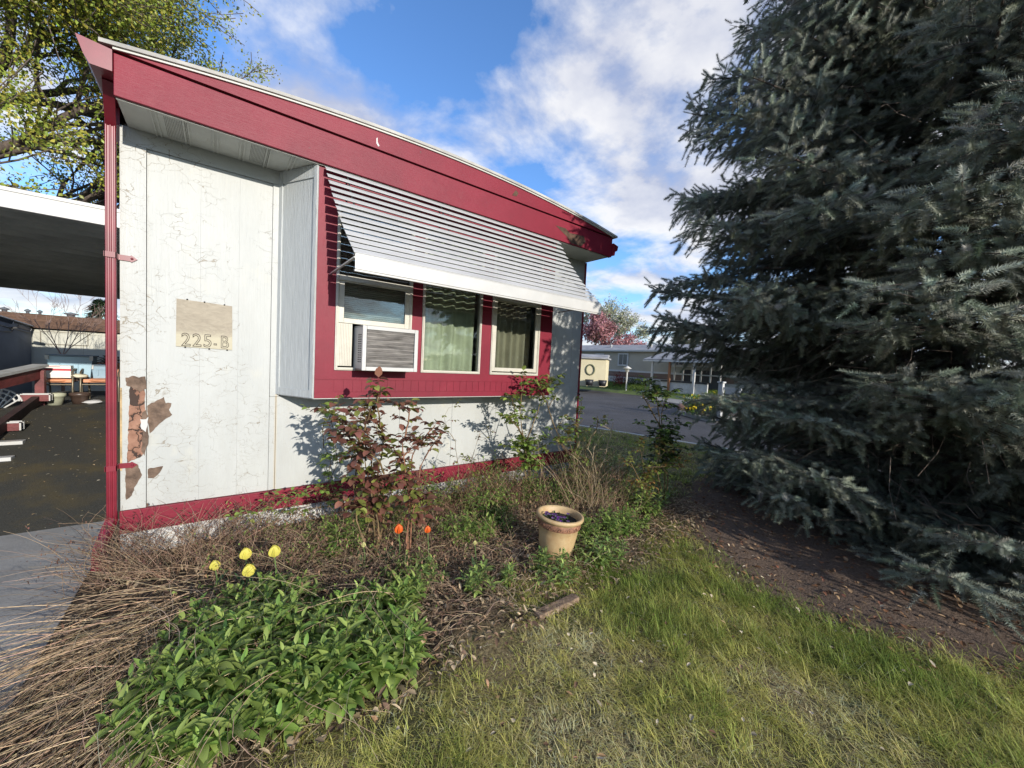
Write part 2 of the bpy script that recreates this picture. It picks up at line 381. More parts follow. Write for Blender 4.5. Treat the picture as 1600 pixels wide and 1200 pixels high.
def sheet(name, xs, ys, zf, mat, kind='structure'):
    X, Y = np.meshgrid(xs, ys); Z = zf(X, Y) if callable(zf) else np.full_like(X, zf)
    n, m = X.shape; idx = np.arange(n*m).reshape(n, m)
    F = np.stack([idx[:-1, :-1], idx[:-1, 1:], idx[1:, 1:], idx[1:, :-1]], -1).reshape(-1, 4)
    o = np_mesh(name, np.stack([X, Y, Z], -1).reshape(-1, 3), F, mat, smooth=True); o['kind'] = kind
    return o
M_FAR = simple('far_ground', (.075, .085, .03), .95, var=.4, vs=.3, bump=.4, bs=30)
sheet('ground', np.linspace(-400, 400, 9), np.linspace(-400, 400, 9), -.2, M_FAR)
# the lawn with the planting bed and the bare earth under the spruce
u = np.linspace(0, 1, 110)
Yl = np.concatenate([np.linspace(-9, -1.2, 12), np.linspace(-1, 9, 126), np.linspace(9.5, 28, 14)])
Xl = -.66+u[None]*(kerbx(Yl)[:, None]-.07+.66); Yg = np.repeat(Yl[:, None], 110, 1)
Zl = gz(Xl, Yg)*np.clip((1-u)[None]*14, 0, 1); idx = np.arange(Xl.size).reshape(Xl.shape)
np_mesh('lawn', np.stack([Xl, Yg, Zl], -1).reshape(-1, 3), np.stack([idx[:-1, :-1], idx[:-1, 1:], idx[1:, 1:], idx[1:, :-1]], -1).reshape(-1, 4), ground_mat(), smooth=True)['kind'] = 'structure'
M_CONC = simple('concrete', (.285, .275, .255), .85, var=.16, vs=2.2, bump=.5, bs=70, dirt=(.2, .19, .17), dirt_amt=.4)
b = MB(); b.box((-9, -9, -.19), (-.665, 4.57, .004)); tag(b.build('driveway', M_CONC), kind='structure')
kb = MB()
for y0, y1 in [(-9, -5), (-5, -1), (-1, 3), (3, 7), (7, 11), (11, 28)]:
    kb.prism([(kerbx(y0)-.07, y0, -.18), (kerbx(y0)+.08, y0, -.18), (kerbx(y0)+.06, y0, .012), (kerbx(y0)-.07, y0, .012)], (kerbx(y1)-kerbx(y0), y1-y0-.012, 0))
tag(kb.build('kerb', simple('kerb_concrete', (.45, .44, .41), .85, var=.15, vs=3, bump=.3)), kind='structure')
M_ASPH = simple('asphalt', (.058, .056, .06), .9, var=.25, vs=.6, bump=.7, bs=140, stretch=(1, 1, 1))
ys = np.linspace(-60, 90, 60); Xr = np.linspace(0, 1, 24)
X = (kerbx(np.clip(ys, -9, 28))[:, None]+.06)+Xr[None]*(21.6-kerbx(np.clip(ys, -9, 28))[:, None]); Yg = np.repeat(ys[:, None], 24, 1)
idx = np.arange(X.size).reshape(X.shape)
np_mesh('road', np.stack([X, Yg, np.full_like(X, -.115)], -1).reshape(-1, 3), np.stack([idx[:-1, :-1], idx[:-1, 1:], idx[1:, 1:], idx[1:, :-1]], -1).reshape(-1, 4), M_ASPH)['kind'] = 'structure'
M_YARD = simple('yard_turf', (.09, .135, .03), .9, var=.35, vs=1.2, bump=.8, bs=40)
sheet('far_yard', np.array([21.55, 22.3, 24.6, 60]), np.linspace(-60, 90, 40), lambda X, Y: np.interp(X, [21.55, 22.3, 24.6, 60], [-.112, .05, .45, .5]), M_YARD)

# ------------------------------------------------------------------ the house
X0, X1, YW, ZS = -.54, 4.05, 3.75, 2.96
home = empty('mobile_home', (1.75, YW, 0), 'white and crimson mobile home end with a projecting bay window and flaking paint', 'mobile home')
def roof_z(x): return 3.235+.165*(1-((x-1.78)/2.30)**2)
b = MB()
segs = [(-.54, -.4105), (-.408, -.1169), (-.1163, .1187), (.1193, .335)]
for i, (a, c) in enumerate(segs): b.box((a, YW-(.018 if i == 0 else 0), .335), (c, YW+.02, 2.85))
b.box((-.54, YW-.012, 2.853), (.42, YW+.02, ZS))                    # frieze under the soffit
b.box((.3375, YW-.012, 1.13), (.40, YW+.02, 2.85))                  # trim beside the bay
for a, c in [(.3375, .3815), (.3845, .92), (.9225, 1.455), (1.4575, 2.05), (2.0525, 2.64), (2.6425, 3.2)]: b.box((a, YW, .335), (c, YW+.02, 1.127))
for a, c in [(3.2025, 3.55), (3.5525, 3.868), (3.871, 4.035)]: b.box((a, YW, .335), (c, YW+.02, ZS))
b.build('wall', M_WALL, home)
b = MB(); b.box((X0+.002, YW+.02, .02), (.39, YW+.05, ZS-.002)); b.box((.39, YW+.02, .02), (3.2, YW+.05, 1.14)); b.box((3.2, YW+.02, .02), (X1-.002, YW+.05, ZS-.002))
b.build('wall_backing', M_GAP, home)
b = MB(); b.box((X0, YW+.05, 0), (X0+.09, 15, ZS)); b.box((X1-.09, YW+.05, 0), (X1, 15, ZS)); b.box((X0+.09, 14.9, 0), (X1-.09, 15, ZS)); b.build('side_wall', M_LAP, home)
b = MB(); b.box((X0+.09, YW+.05, .45), (X1-.09, 14.9, .5)); b.box((X0+.09, 6.5, .5), (X1-.09, 6.55, 2.88)); b.build('room', M_DARKROOM, home)
# ceiling / roof
xs = np.linspace(-.56, 4.12, 40); b = MB()
pr = [(x, 3.285, roof_z(x)) for x in xs]+[(x, 3.285, roof_z(x)-.022) for x in xs[::-1]]
b.prism(pr, (0, 11.9, 0)); b.build('roof', M_ROOF, home)
b = MB(); b.box((X0, YW+.05, 2.965), (X1, 15, 3.0)); b.build('ceiling', M_DARKROOM, home)
# fascia
M_ROTDARK = simple('dark_rotten_wood', (.085, .05, .032), .95, var=.4, vs=18)
b = MB(); b.box((-.505, 3.322, 2.955), (4.065, 3.345, 3.193)); b.build('fascia_board', M_RED, home, .003)
xs = np.linspace(-.505, 4.065, 40); b = MB()
b.prism([(x, 3.312, 3.206) for x in xs]+[(x, 3.312, max(roof_z(x)-.024, 3.209)) for x in xs[::-1]], (0, .025, 0)); b.build('fascia_board', M_RED, home)
b = MB(); b.box((-.5, 3.337, 3.19), (4.06, 3.36, 3.209)); b.build('fascia_gap', M_GAP, home)
b = MB(); b.prism([(x, 3.298, roof_z(x)-.021) for x in xs]+[(x, 3.298, roof_z(x)-.036) for x in xs[::-1]], (0, .012, 0)); b.build('drip_edge', M_SOFFIT, home)
for pts in [[(868, 352), (884, 357), (890, 364), (912, 369), (915, 378), (908, 385), (892, 380), (886, 370)], [(806, 297), (810, 302), (807, 307), (800, 305)]]:
    b = MB(); b.prism([atY(x, y, 3.3215 if pts[0][0] > 850 else 3.3115) for x, y in pts], (0, -.0015, 0)); b.build('paint_chip', M_ROTDARK, home)
for pts in [[(588, 216), (590, 215), (590, 222), (593, 228), (591, 229), (588, 224)]]:
    b = MB(); b.prism([atY(x, y, 3.3115) for x, y in pts], (0, -.0015, 0)); b.build('paint_chip', M_WHITE, home)
simple_grey = simple('vent_hole', (.14, .14, .13), .9)
# soffit with ribs and perforated vents
b = MB(); b.box((-.50, 3.345, ZS), (4.06, YW+.02, ZS+.016))
for k in range(13):
    x = -.36+k*.155
    if x > .62 and x < 3.1: continue
    b.box((x, 3.36, ZS-.007), (x+.010, YW-.014, ZS+.001)); b.box((x+.024, 3.36, ZS-.007), (x+.034, YW-.014, ZS+.001))
b.box((-.499, 3.3455, ZS-.012), (4.055, 3.353, ZS+.001)); b.build('soffit', M_SOFFIT, home)
for k, xa in enumerate((-.165, .300)):
    b = MB()
    for i in range(14):
        for j in range(24): b.box((xa-.13+i*.0085, 3.40+j*.0125, ZS-.0012), (xa-.13+i*.0085+.0035, 3.40+j*.0125+.0045, ZS+.001))
    b.build('soffit_vent', simple_grey, home)
# eave gutters at both sides
b = MB(); b.prism([(-.652, 3.30, 3.212), (-.507, 3.30, 3.195), (-.507, 3.30, 3.075), (-.598, 3.30, 3.075), (-.622, 3.30, 3.12)], (0, 11.8, 0)); b.build('gutter', M_REDM, home)
b = MB(); b.box((-.60, 3.75, 2.955), (-.541, 15.1, 3.07)); b.build('eave_box', M_REDM, home)
b = MB(); b.prism([(4.067, 3.30, 3.13), (4.165, 3.30, 3.11), (4.15, 3.30, 3.05), (4.11, 3.30, 3.03), (4.10, 3.30, 2.98), (4.067, 3.30, 2.97)], (0, 11.8, 0)); b.build('gutter', M_REDM, home)
# downspout with straps
def spout(cx, cy):
    b = MB()
    b.box((cx-.024, cy-.02, .27), (cx+.024, cy+.02, 2.95))
    for dx in (-.020, .0, .020): b.tube([(cx+dx, cy-.019, .27), (cx+dx, cy-.019, 2.95)], .0062, 8)
    b.bar((cx, cy, .30), (cx-.045, cy-.10, .14), .052, .042); b.bar((cx-.045, cy-.095, .15), (cx-.05, cy-.11, .0), .053, .043)
    b.bar((cx, cy, 2.92), (cx+.03, cy-.26, 3.085), .052, .042)
    p = b.build('downspout', M_REDM, home)
    for z in (2.085, .655):
        q = MB(); q.box((cx-.029, cy-.032, z-.018), (cx+.029, cy-.0265, z+.018)); q.box((cx-.031, cy-.032, z-.018), (cx-.0245, cy+.03, z+.018))
        q.prism([(cx+.027, YW-.024, z-.018), (cx+.085, YW-.024, z-.018), (cx+.092, YW-.024, z-.024), (cx+.122, YW-.024, z), (cx+.092, YW-.024, z+.024), (cx+.085, YW-.024, z+.018), (cx+.027, YW-.024, z+.018)], (0, -.004, 0))
        q.box((cx+.0235, cy-.032, z-.018), (cx+.029, YW-.021, z+.018))
        q.ball((cx+.095, YW-.029, z), .008, 6, 4); q.build('strap', M_REDM, p)
spout(-.574, 3.69)
# trim strip and skirting
b = MB(); b.box((X0-.004, YW-.028, .168), (X1+.004, YW+.02, .332)); b.build('trim_board', M_RED, home, .003)
b = MB(); b.box((X1-.015, YW-.012, .0), (X1+.012, YW+.03, ZS-.01)); b.build('corner_trim', M_REDM, home)
b = MB()
for k in range(4):
    z = -.03+k*.05; b.prism([(X0+.02, YW-.022, z), (X0+.02, YW-.004, z+.0495), (X0+.02, YW+.015, z+.0495), (X0+.02, YW+.015, z)], (X1-X0-.04, 0, 0))
b.box((X0, YW-.024, -.04), (X0+.11, YW+.02, .167)); b.build('skirting', M_LAP, home)
# flaked-off patches
def patch(px, name, mat, Y, d=-.002):
    b = MB(); rough = []
    for i in range(len(px)):
        (xa, ya), (xb, yb) = px[i], px[(i+1) % len(px)]
        rough.append((xa, ya)); L = math.hypot(xb-xa, yb-ya); n = int(L/4)
        for k in range(1, n):
            t = k/n; rough.append((xa+(xb-xa)*t+random.uniform(-1, 1), ya+(yb-ya)*t+random.uniform(-1, 1)))
    b.prism([atY(x, y, Y) for x, y in rough], (0, d, 0)); return b.build(name, mat, home)
YC = YW-.018
patch([(203, 600), (226, 600), (229, 690), (222, 712), (199, 724), (201, 660)], 'rotten_board', M_ROT, YC-.0005, -.0025)
patch([(196, 590), (208, 587), (217, 590), (227, 588), (229, 607), (218, 612), (205, 604), (197, 602)], 'bare_patch', M_BARE, YC-.0035)
patch([(230, 634), (244, 626), (256, 620), (259, 630), (268, 630), (264, 640), (269, 648), (252, 660), (234, 677), (231, 655)], 'bare_patch', M_BARE, YW)
patch([(222, 645), (229, 640), (232, 690), (226, 712), (221, 705), (223, 675)], 'bare_patch', M_BARE, YC-.0035)
patch([(196, 728), (216, 726), (222, 742), (212, 759), (206, 774), (197, 781)], 'bare_patch', M_BARE, YC)
patch([(231, 733), (244, 730), (255, 728), (250, 738), (240, 747), (231, 747)], 'bare_patch', M_BARE, YW)
patch([(219, 655), (228, 655), (232, 651), (231, 664), (228, 675), (221, 670)], 'peeling_flake', M_WHITE, YC-.006, -.003)
b = MB(); b.box((-.5405, YC-.004, .62), (-.531, YC+.001, 1.2)); b.build('exposed_edge', simple('raw_wood_edge', (.48, .36, .2), .9, var=.3, vs=20), home)
# number plate
def brass():
    m, nt, b = new_mat('weathered_brass_plate'); g = G(nt); co = g.co((1, 1, 2.2)); x = g.xyz()
    n = g.noise(co, 13, 6, .65, 1.5)
    c = g.mix(g.ramp(n, .3, .7), (.19, .165, .125), (.27, .24, .185))
    edge = g.math('ADD', x[2], g.math('MULTIPLY', g.math('SUBTRACT', n, .5), .16))
    c = g.mix(g.ramp(edge, 1.625, 1.585), c, (.34, .315, .235))
    nt.links.new(c, b.inputs['Base Color']); b.inputs['Roughness'].default_value = .55; b.inputs['Metallic'].default_value = .25
    nt.links.new(g.bump(n, .25, .004), b.inputs['Normal']); return m
b = MB(); b.prism([(-.252, YW-.002, 1.505), (.082, YW-.002, 1.497), (.078, YW-.002, 1.838), (-.25, YW-.002, 1.852)], (0, -.006, 0)); plate = b.build('number_plate', brass(), home)
def lettering(txt, x, z, size, mat, parent, sx=1.0, bev=.0023):
    cu = bpy.data.curves.new('lettering', 'FONT'); cu.body = txt; cu.size = size; cu.fill_mode = 'NONE'; cu.bevel_depth = bev; cu.bevel_resolution = 1; cu.space_character = 1.12
    t = bpy.data.objects.new('lettering', cu); COL.objects.link(t); t.rotation_euler = (math.pi/2, 0, 0); t.scale = (sx, 1, 1); t.location = (x, YW-.0085, z)
    bpy.context.view_layer.update(); me = bpy.data.meshes.new_from_object(t.evaluated_get(bpy.context.evaluated_depsgraph_get()))
    me.transform(t.matrix_world); me.transform(Matrix.Translation(-wloc(parent))); COL.objects.unlink(t); bpy.data.objects.remove(t)
    me.materials.clear(); return link('lettering', me, parent, [mat])
M_INK = simple('dark_engraving', (.045, .035, .025), .6)
lettering('225', -.224, 1.512, .134, M_INK, plate, .84); lettering('-', -.035, 1.512, .10, M_INK, plate, .7); lettering('B', .005, 1.510, .134, M_INK, plate, .74)
for x, z in [(-.19, 1.853), (-.09, 1.847), (.03, 1.842), (-.20, 1.502), (-.06, 1.498), (.05, 1.496)]:
    b = MB(); b.ball((x, YW-.008, z), .006, 6, 4); b.build('nail', M_BLACK, plate)
# ---------------------------------------------------------------- bay window 
YB = 3.36
b = MB()
for a, c in [((.60, YB, 1.385), (.742, YB+.05, 2.94)), ((1.385, YB, 1.385), (1.487, YB+.05, 2.7)), ((2.133, YB, 1.385), (2.258, YB+.05, 2.7)), ((2.925, YB, 1.385), (3.12, YB+.05, 2.94)),
             ((.742, YB, 2.70), (2.925, YB+.05, 2.94)), ((.60, YB, 1.15), (3.12, YB+.05, 1.385))]: b.box(a, c)
for k in range(32): b.box((.745+k*.073, YB-.004, 1.20), (.745+k*.073+.070, YB+.01, 1.298))
b.box((.60, YB-.008, 1.15), (3.12, YB+.01, 1.197)); b.box((.60, YB-.006, 1.301), (3.12, YB+.01, 1.312))
b.build('bay_front', M_REDV, home)
pa, pb = np.array([.383, 3.752]), np.array([.598, 3.362]); e2 = (pb-pa)/np.linalg.norm(pb-pa); n2 = np.array([e2[1], -e2[0]]); n2 = n2 if n2[0] < 0 else -n2; Lb = np.linalg.norm(pb-pa)
def bpt(s, z, o=0): q = pa+e2*s+n2*o; return (q[0], q[1], z)
def bslab(b, s0, s1, z0, z1, o0, o1): b.prism([bpt(s0, z0, o0), bpt(s1, z0, o0), bpt(s1, z1, o0), bpt(s0, z1, o0)], tuple(n2*(o1-o0))+(0,))
b = MB(); bslab(b, 0, Lb, 1.15, 2.955, -.03, 0); b.build('bay_side', M_BAYSIDE, home)
b = MB(); bslab(b, 0, .045, 1.15, 2.955, 0.001, .012); bslab(b, Lb-.035, Lb, 1.15, 2.955, .001, .014); bslab(b, .046, Lb-.036, 2.86, 2.955, .001, .010); bslab(b, .046, Lb-.036, 1.15, 1.21, .001, .010); b.build('bay_side_trim', M_BAYSIDE, home)
b = MB(); b.prism([bpt(0, 1.142), (.598, 3.362, 1.142), (3.12, 3.362, 1.142), (3.335, 3.752, 1.142)], (0, 0, .02)); b.build('bay_floor', M_WHITE, home)
b = MB(); b.prism([(3.12, YB+.001, 1.15), (3.335, 3.75, 1.15), (3.31, 3.76, 1.15), (3.09, YB+.03, 1.15)], (0, 0, 1.8)); b.build('bay_side', M_BAYSIDE, home)
# windows
def frame_boxes(b, x0, x1, z0, z1, y0, y1, t):
    b.box((x0, y0, z0), (x0+t, y1, z1)); b.box((x1-t, y0, z0), (x1, y1, z1)); b.box((x0+t, y0, z0), (x1-t, y1, z0+t)); b.box((x0+t, y0, z1-t), (x1-t, y1, z1))
M_CURT = simple('green_curtain', (.47, .49, .37), .9, var=.12, vs=5); M_CURT2 = simple('tan_curtain', (.34, .30, .23), .9, var=.12, vs=5)
def curtain(x0, x1, z0, z1, y, mat, parent, folds=6, amp=.022):
    xs = np.linspace(x0, x1, 60); zs = np.linspace(z0, z1, 6); X, Z = np.meshgrid(xs, zs)
    Y = y+amp*np.sin((X-x0)/(x1-x0)*2*math.pi*folds+.6*np.sin(Z*2))+amp*.5*np.sin((X-x0)*31)
    idx = np.arange(X.size).reshape(X.shape)
    return np_mesh('curtain', np.stack([X, Y, Z], -1).reshape(-1, 3), np.stack([idx[:-1, :-1], idx[:-1, 1:], idx[1:, 1:], idx[1:, :-1]], -1).reshape(-1, 4), mat, parent, smooth=True)
def window(x0, x1, kind):
    b = MB(); frame_boxes(b, x0, x1, 1.378, 2.702, YB-.014, YB+.035, .024); frame_boxes(b, x0+.008, x1-.008, 1.386, 2.694, YB-.020, YB-.0145, .009)
    f = b.build('window', M_CREAM, home, .002)
    if kind == 'fixed':
        b = MB(); b.box((x0+.022, YB+.012, 1.40), (x1-.022, YB+.016, 2.68)); b.build('pane', M_GLASS, f)
    else:
        zl = 1.765 if kind == 'open' else 1.413; zh = 2.135 if kind == 'open' else 2.19
        b = MB(); frame_boxes(b, x0+.0245, x1-.0245, zl, zh, YB-.006, YB+.02, .040); b.box((x0+.0245, YB-.018, zh-.03), (x1-.0245, YB-.0065, zh+.012)); b.build('sash', M_CREAM, f, .002)
        b = MB(); b.box((x0+.06, YB+.006, zl+.036), (x1-.06, YB+.010, zh-.036)); b.box((x0+.023, YB+.022, zh), (x1-.023, YB+.026, 2.668)); b.build('pane', M_GLASS, f)
        if kind == 'open':
            b = MB(); b.box((x0+.025, YB+.005, 1.414), (x0+.135, YB+.02, 1.764))
            for k in range(7): b.box((x0+.042+k*.0125, YB-.001, 1.42), (x0+.048+k*.0125, YB+.0055, 1.76))
            b.build('side_filler', M_CREAM, f)
    return f
w1 = window(.742, 1.385, 'open'); w2 = window(1.487, 2.133, 'fixed'); w3 = window(2.258, 2.925, 'closed')
curtain(1.50, 2.12, 1.36, 2.64, YB+.12, M_CURT, w2, 5)
curtain(2.27, 2.62, 1.36, 2.64, YB+.13, M_CURT2, w3, 4); curtain(2.64, 2.92, 1.36, 2.64, YB+.15, M_CURT2, w3, 3)
b = MB()
for k in range(22): b.prism([(.78, YB+.07, 2.13-k*.016), (1.35, YB+.07, 2.13-k*.016), (1.35, YB+.082, 2.121-k*.016), (.78, YB+.082, 2.121-k*.016)], (0, 0, .001))
b.build('blind', simple('blind_slats', (.52, .53, .51), .6), w1)
# louvred awning
aw = MB(); NS = 14
M_ = lambda t: (3.325-.575*(.74*t+.26*t*t), 2.945-.755*(1.12*t-.12*t*t))
for k in range(NS):
    t = (k+.3)/NS; y, z = M_(t); xl = .632+.085*t; xr = 3.115+.115*t
    an = R(36); w_ = .0640; d = np.array([0, -math.cos(an)*w_, -math.sin(an)*w_])
    p = [np.array([xl, y+.015, z+.012]), np.array([xr, y+.015, z+.012])]
    q = [p[0]+d, p[1]+d]; lip = np.array([0, .002, -.004])
    aw.prism([p[0], p[1], q[1], q[0]], (0, .0012, .0022)); aw.prism([q[0], q[1], q[1]+lip, q[0]+lip], (0, .003, 0))
awn = aw.build('awning', M_SLAT, home)
b = MB(); b.prism([(.72, 2.742, 2.183), (3.235, 2.742, 2.183), (3.235, 2.735, 2.085), (.72, 2.735, 2.085)], (0, .006, 0)); b.box((.72, 2.741, 2.184), (3.235, 2.80, 2.19)); b.box((.72, 2.7415, 2.07), (3.235, 2.765, 2.0845)); b.build('valance', M_WHITE, awn)
for x in (.724, 3.222):
    b = MB(); b.bar((x, 2.755, 2.165), (x-.03, YB-.005, 2.135), .016, .010); b.build('support_arm', simple('grey_aluminium', (.45, .46, .46), .4, .6), awn)
for x in (.80, 1.62, 2.44, 3.06):
    b = MB(); pp = [M_(t) for t in np.linspace(.02, .99, 12)]; b.tube([(x+.05*t_, y+.02, z-.01) for t_, (y, z) in zip(np.linspace(0, 1, 12), pp)], .007, 5); b.build('rafter', M_SLAT, awn)
# ---------------------------------------------------------------- air conditioner in the first window
ac = empty('window_air_conditioner', (1.13, YB, 1.39), 'boxy white air conditioner with a grey finned back, sitting in the half-open window', 'air conditioner')
b = MB(); y0, y1 = 3.125, 3.40; xa, xb, za, zb = .898, 1.352, 1.392, 1.742
b.box((xa, y0+.012, za), (xa+.012, y1, zb)); b.box((xb-.012, y0+.012, za), (xb, y1, zb)); b.box((xa, y0+.012, zb-.012), (xb, y1, zb+.002)); b.box((xa, y0+.012, za-.002), (xb, y1, za+.012))
frame_boxes(b, xa-.004, xb+.004, za-.004, zb+.004, y0, y0+.014, .032); b.build('case', M_WHITE, ac, .004)
b = MB(); b.box((xa+.03, y0+.02, za+.03), (xb-.03, y0+.04, zb-.03)); b.build('core', M_GAP, ac)
b = MB()
for k in range(70): x = xa+.035+k*(xb-xa-.07)/69; b.box((x-.0011, y0+.008, za+.03), (x+.0011, y0+.02, zb-.03))
for k in range(9): z = za+.05+k*.031; b.tube([(xa+.03, y0+.009, z), (xb-.03, y0+.009, z+random.uniform(-.002, .002))], .0022, 5)
b.build('condenser_grille', simple('grey_condenser_fins', (.32, .30, .28), .6, .3, var=.4, vs=14, stretch=(.4, 1, 2.5), dirt=(.42, .40, .36), dirt_amt=.6), ac)
b = MB()
for col in range(2):
    for k in range(13): b.box((xa-.0015, y0+.045+col*.05, za+.06+k*.018), (xa+.004, y0+.045+col*.05+.036, za+.06+k*.018+.007))
b.build('side_louvre', M_GAP, ac)
# ------------------------------------------------------------------ left: carport, ramp, sheds, clutter
M_TURF = None
def turf_mat():
    m, nt, b = new_mat('outdoor_carpet'); g = G(nt); co = g.co(); f = g.noise(co, 90, 5, .7); n = g.noise(co, 1.1, 5, .65)
    c = g.mix(g.ramp(f, .3, .75), (.02, .02, .016), (.07, .066, .05))
    c = g.mix(g.ramp(n, .50, .66, 0, .6), c, (.12, .085, .02))
    c = g.mix(g.math('GREATER_THAN', g.noise(co, 42, 2), .755), c, (.35, .31, .22))
    nt.links.new(c, b.inputs['Base Color']); b.inputs['Roughness'].default_value = .95; nt.links.new(g.bump(f, 1, .012), b.inputs['Normal']); return m
M_TURF = turf_mat()
def rz(y): return min(max(0, (y-4.57)*.16), .55)
b = MB(); b.prism([(-.665, 4.575, .002), (-.665, 8.0, .55), (-.665, 11.0, .55), (-.665, 11.0, -.15), (-.665, 4.575, -.15)], (-1.75, 0, 0)); tag(b.build('ramp', M_TURF), kind='structure')
b = MB(); b.box((-9, 4.575, -.19), (-2.42, 15.5, -.01)); tag(b.build('patio', M_TURF), kind='structure')
n = 260; x = rng.uniform(-2.4, -.7, n); y = rng.uniform(4.6, 8.2, n); a = rng.uniform(0, 6.28, n); zr = np.clip((y-4.57)*.16, 0, .55)
V, F, per = leaves(np.stack([x, y, zr+.006], -1), np.stack([np.cos(a), np.sin(a), rng.uniform(.1, .35, n)], -1), rng.uniform(.012, .035, n), rng.uniform(.006, .018, n), rng.uniform(-.3, .6, n), .3, 'oval', 4)
tag(np_mesh('ramp_litter', V, F, M_DRY, None, vtint(n, per, (.34, .26, .15), .35, (.5, .45, .35), .4)), 'small pale leaf scraps scattered over the dark carpeted ramp', 'leaf litter', kind='stuff')
cp = empty('carport', (-3.6, 4.6, 0), 'flat carport roof with a white front beam, left of the crimson-trimmed home', 'carport')
b = MB(); b.box((-6.8, 4.6, 2.470), (-.60, 4.66, 2.60)); b.box((-6.8, 4.592, 2.585), (-.60, 4.62, 2.612)); b.box((-6.8, 4.594, 2.462), (-.60, 4.63, 2.478)); b.build('front_beam', M_WHITE, cp)
M_UNDER = simple('carport_deck_underside', (.46, .46, .42), .7, var=.15, vs=2)
b = MB(); b.box((-6.8, 4.665, 2.54), (-.60, 11.3, 2.57))
for k in range(22): b.box((-6.8, 4.8+k*.3, 2.505), (-.60, 4.84+k*.3, 2.54))
b.build('roof_deck', M_UNDER, cp); b = MB(); b.box((-6.8, 11.2, 2.42), (-.60, 11.3, 2.56)); b.build('rear_beam', M_UNDER, cp)
for x, y in [(-6.5, 4.75), (-6.5, 11.1)]:
    b = MB(); b.box((x, y, -.02), (x+.09, y+.09, 2.5)); b.build('post', M_WHITE, cp)
# ramp rail
M_RAILR = simple('worn_red_brown_wood', (.16, .035, .035), .6, var=.3, vs=8, bump=.4); M_RAILB = simple('dark_brown_wood', (.055, .028, .024), .7, var=.3, vs=8)
rl = empty('ramp_railing', (-2.05, 7.2, .4), 'red-brown ramp handrail with a pale grey top board and white straps on its posts', 'railing')
b = MB(); b.bar((-2.52, 6.6, .88), (-2.08, 8.7, 1.13), .16, .035); b.build('top_board', simple('pale_grey_board', (.46, .47, .47), .6, var=.12, vs=5), rl)
b = MB(); b.bar((-2.49, 6.6, .78), (-2.06, 8.68, 1.02), .04, .15); b.build('side_board', M_RAILR, rl)
for (x, y, zt) in [(-2.07, 8.62, 1.06), (-2.10, 7.05, .52)]:
    b = MB(); b.box((x-.045, y-.045, rz(y)-.1), (x+.045, y+.045, zt)); b.build('post', M_RAILR, rl)
b = MB(); b.bar((-1.94, 6.2, .40), (-2.06, 8.5, .66), .07, .12); b.build('lower_beam', M_RAILB, rl)
for (x, y, z) in [(-2.06, 8.40, .68), (-1.99, 7.1, .47)]:
    b = MB(); b.box((x-.13, y-.05, z-.045), (x+.13, y+.05, z+.045)); bl = b.build('beam_end', M_RAILR, rl)
    b = MB()
    for o in (0, .09):
        b.box((x-.145, y-.06+o, z+.046), (x+.145, y-.045+o, z+.06)); b.box((x-.146, y-.06+o, z-.04), (x-.132, y-.045+o, z+.06)); b.box((x+.132, y-.06+o, z-.04), (x+.146, y-.045+o, z+.06))
    b.build('strap', M_WHITE, bl)
for i, (x, y) in enumerate([(-2.30, 7.36), (-2.05, 6.69), (-2.0, 6.2)]):
    s = empty('step_tread', (x, y, rz(y)), ['white step edging board by the far rail post', 'white step edging board midway along the ramp rail', 'white step edging board nearest the concrete'][i], 'step edge', 'white step edges beside the ramp')
    b = MB(); b.box((x-.55, y-.05, rz(y)-.02), (x+.32, y+.05, rz(y)+.03)); b.build('board', M_WHITE, s, .004)
# lattice garden chair behind the rail
lc = empty('lattice_chair', (-2.42, 8.2, .5), 'white cast lattice garden chair standing behind the ramp rail', 'chair')
b = MB(); ctr = np.array([-2.42, 8.35, .70])
for k in range(9):
    a = R(20+k*17.5); b.tube([ctr+np.array([math.cos(a)*.05, 0, math.sin(a)*.04-.2]), ctr+np.array([math.cos(a)*.25, 0, math.sin(a)*.22-.1])], .011, 5)
for r_ in (.12, .19, .25): b.tube([ctr+np.array([math.cos(a)*r_, 0, math.sin(a)*r_*.88-.1]) for a in np.linspace(R(10), R(170), 14)], .012, 5)
b.build('backrest', M_WHITE, lc)
b = MB(); b.box((-2.66, 8.0, .47), (-2.18, 8.36, .495))
b.build('seat', M_WHITE, lc)
for dx in (-.2, .2):
    for dy in (-.16, .14): b = MB(); b.tube([(-2.42+dx, 8.18+dy, .0), (-2.42+dx*.9, 8.18+dy, .48)], .014, 6); b.build('leg', M_WHITE, lc)
# metal chairs with orange cushions
M_ORANGE = simple('orange_vinyl', (.62, .27, .14), .5, var=.12, vs=6); M_TUBE = simple('bronze_tube', (.16, .14, .10), .4, .5)
def cushion_chair(x, y, wd, label, bk):
    z0 = .55; c = empty('cushion_chair', (x, y, z0), label, 'chair', 'metal chairs with orange cushions on the deck')
    b = MB(); b.ball((x, y, z0+.34), .5, 20, 8, (wd, .5, .075)); b.box((x-wd*.42, y-.2, z0+.31), (x+wd*.42, y+.2, z0+.365)); b.build('seat', M_ORANGE, c, .01)
    if bk: b = MB(); b.box((x-wd*.45, y+.22, z0+.38), (x+wd*.45, y+.28, z0+.62)); b.build('backrest', M_ORANGE, c, .03)
    for sx in (-1, 1):
        b = MB(); xx = x+sx*wd*.46
        b.tube([(xx, y-.22, z0), (xx, y-.24, z0+.22), (xx, y-.22, z0+.48), (xx, y-.12, z0+.52), (xx, y+.2, z0+.52), (xx, y+.27, z0+.3), (xx, y+.3, z0)], .013, 6); b.build('frame', M_TUBE, c)
    b = MB(); b.tube([(x-wd*.46, y-.21, z0+.28), (x+wd*.46, y-.21, z0+.28)], .012, 6); b.build('crossbar', M_TUBE, c)
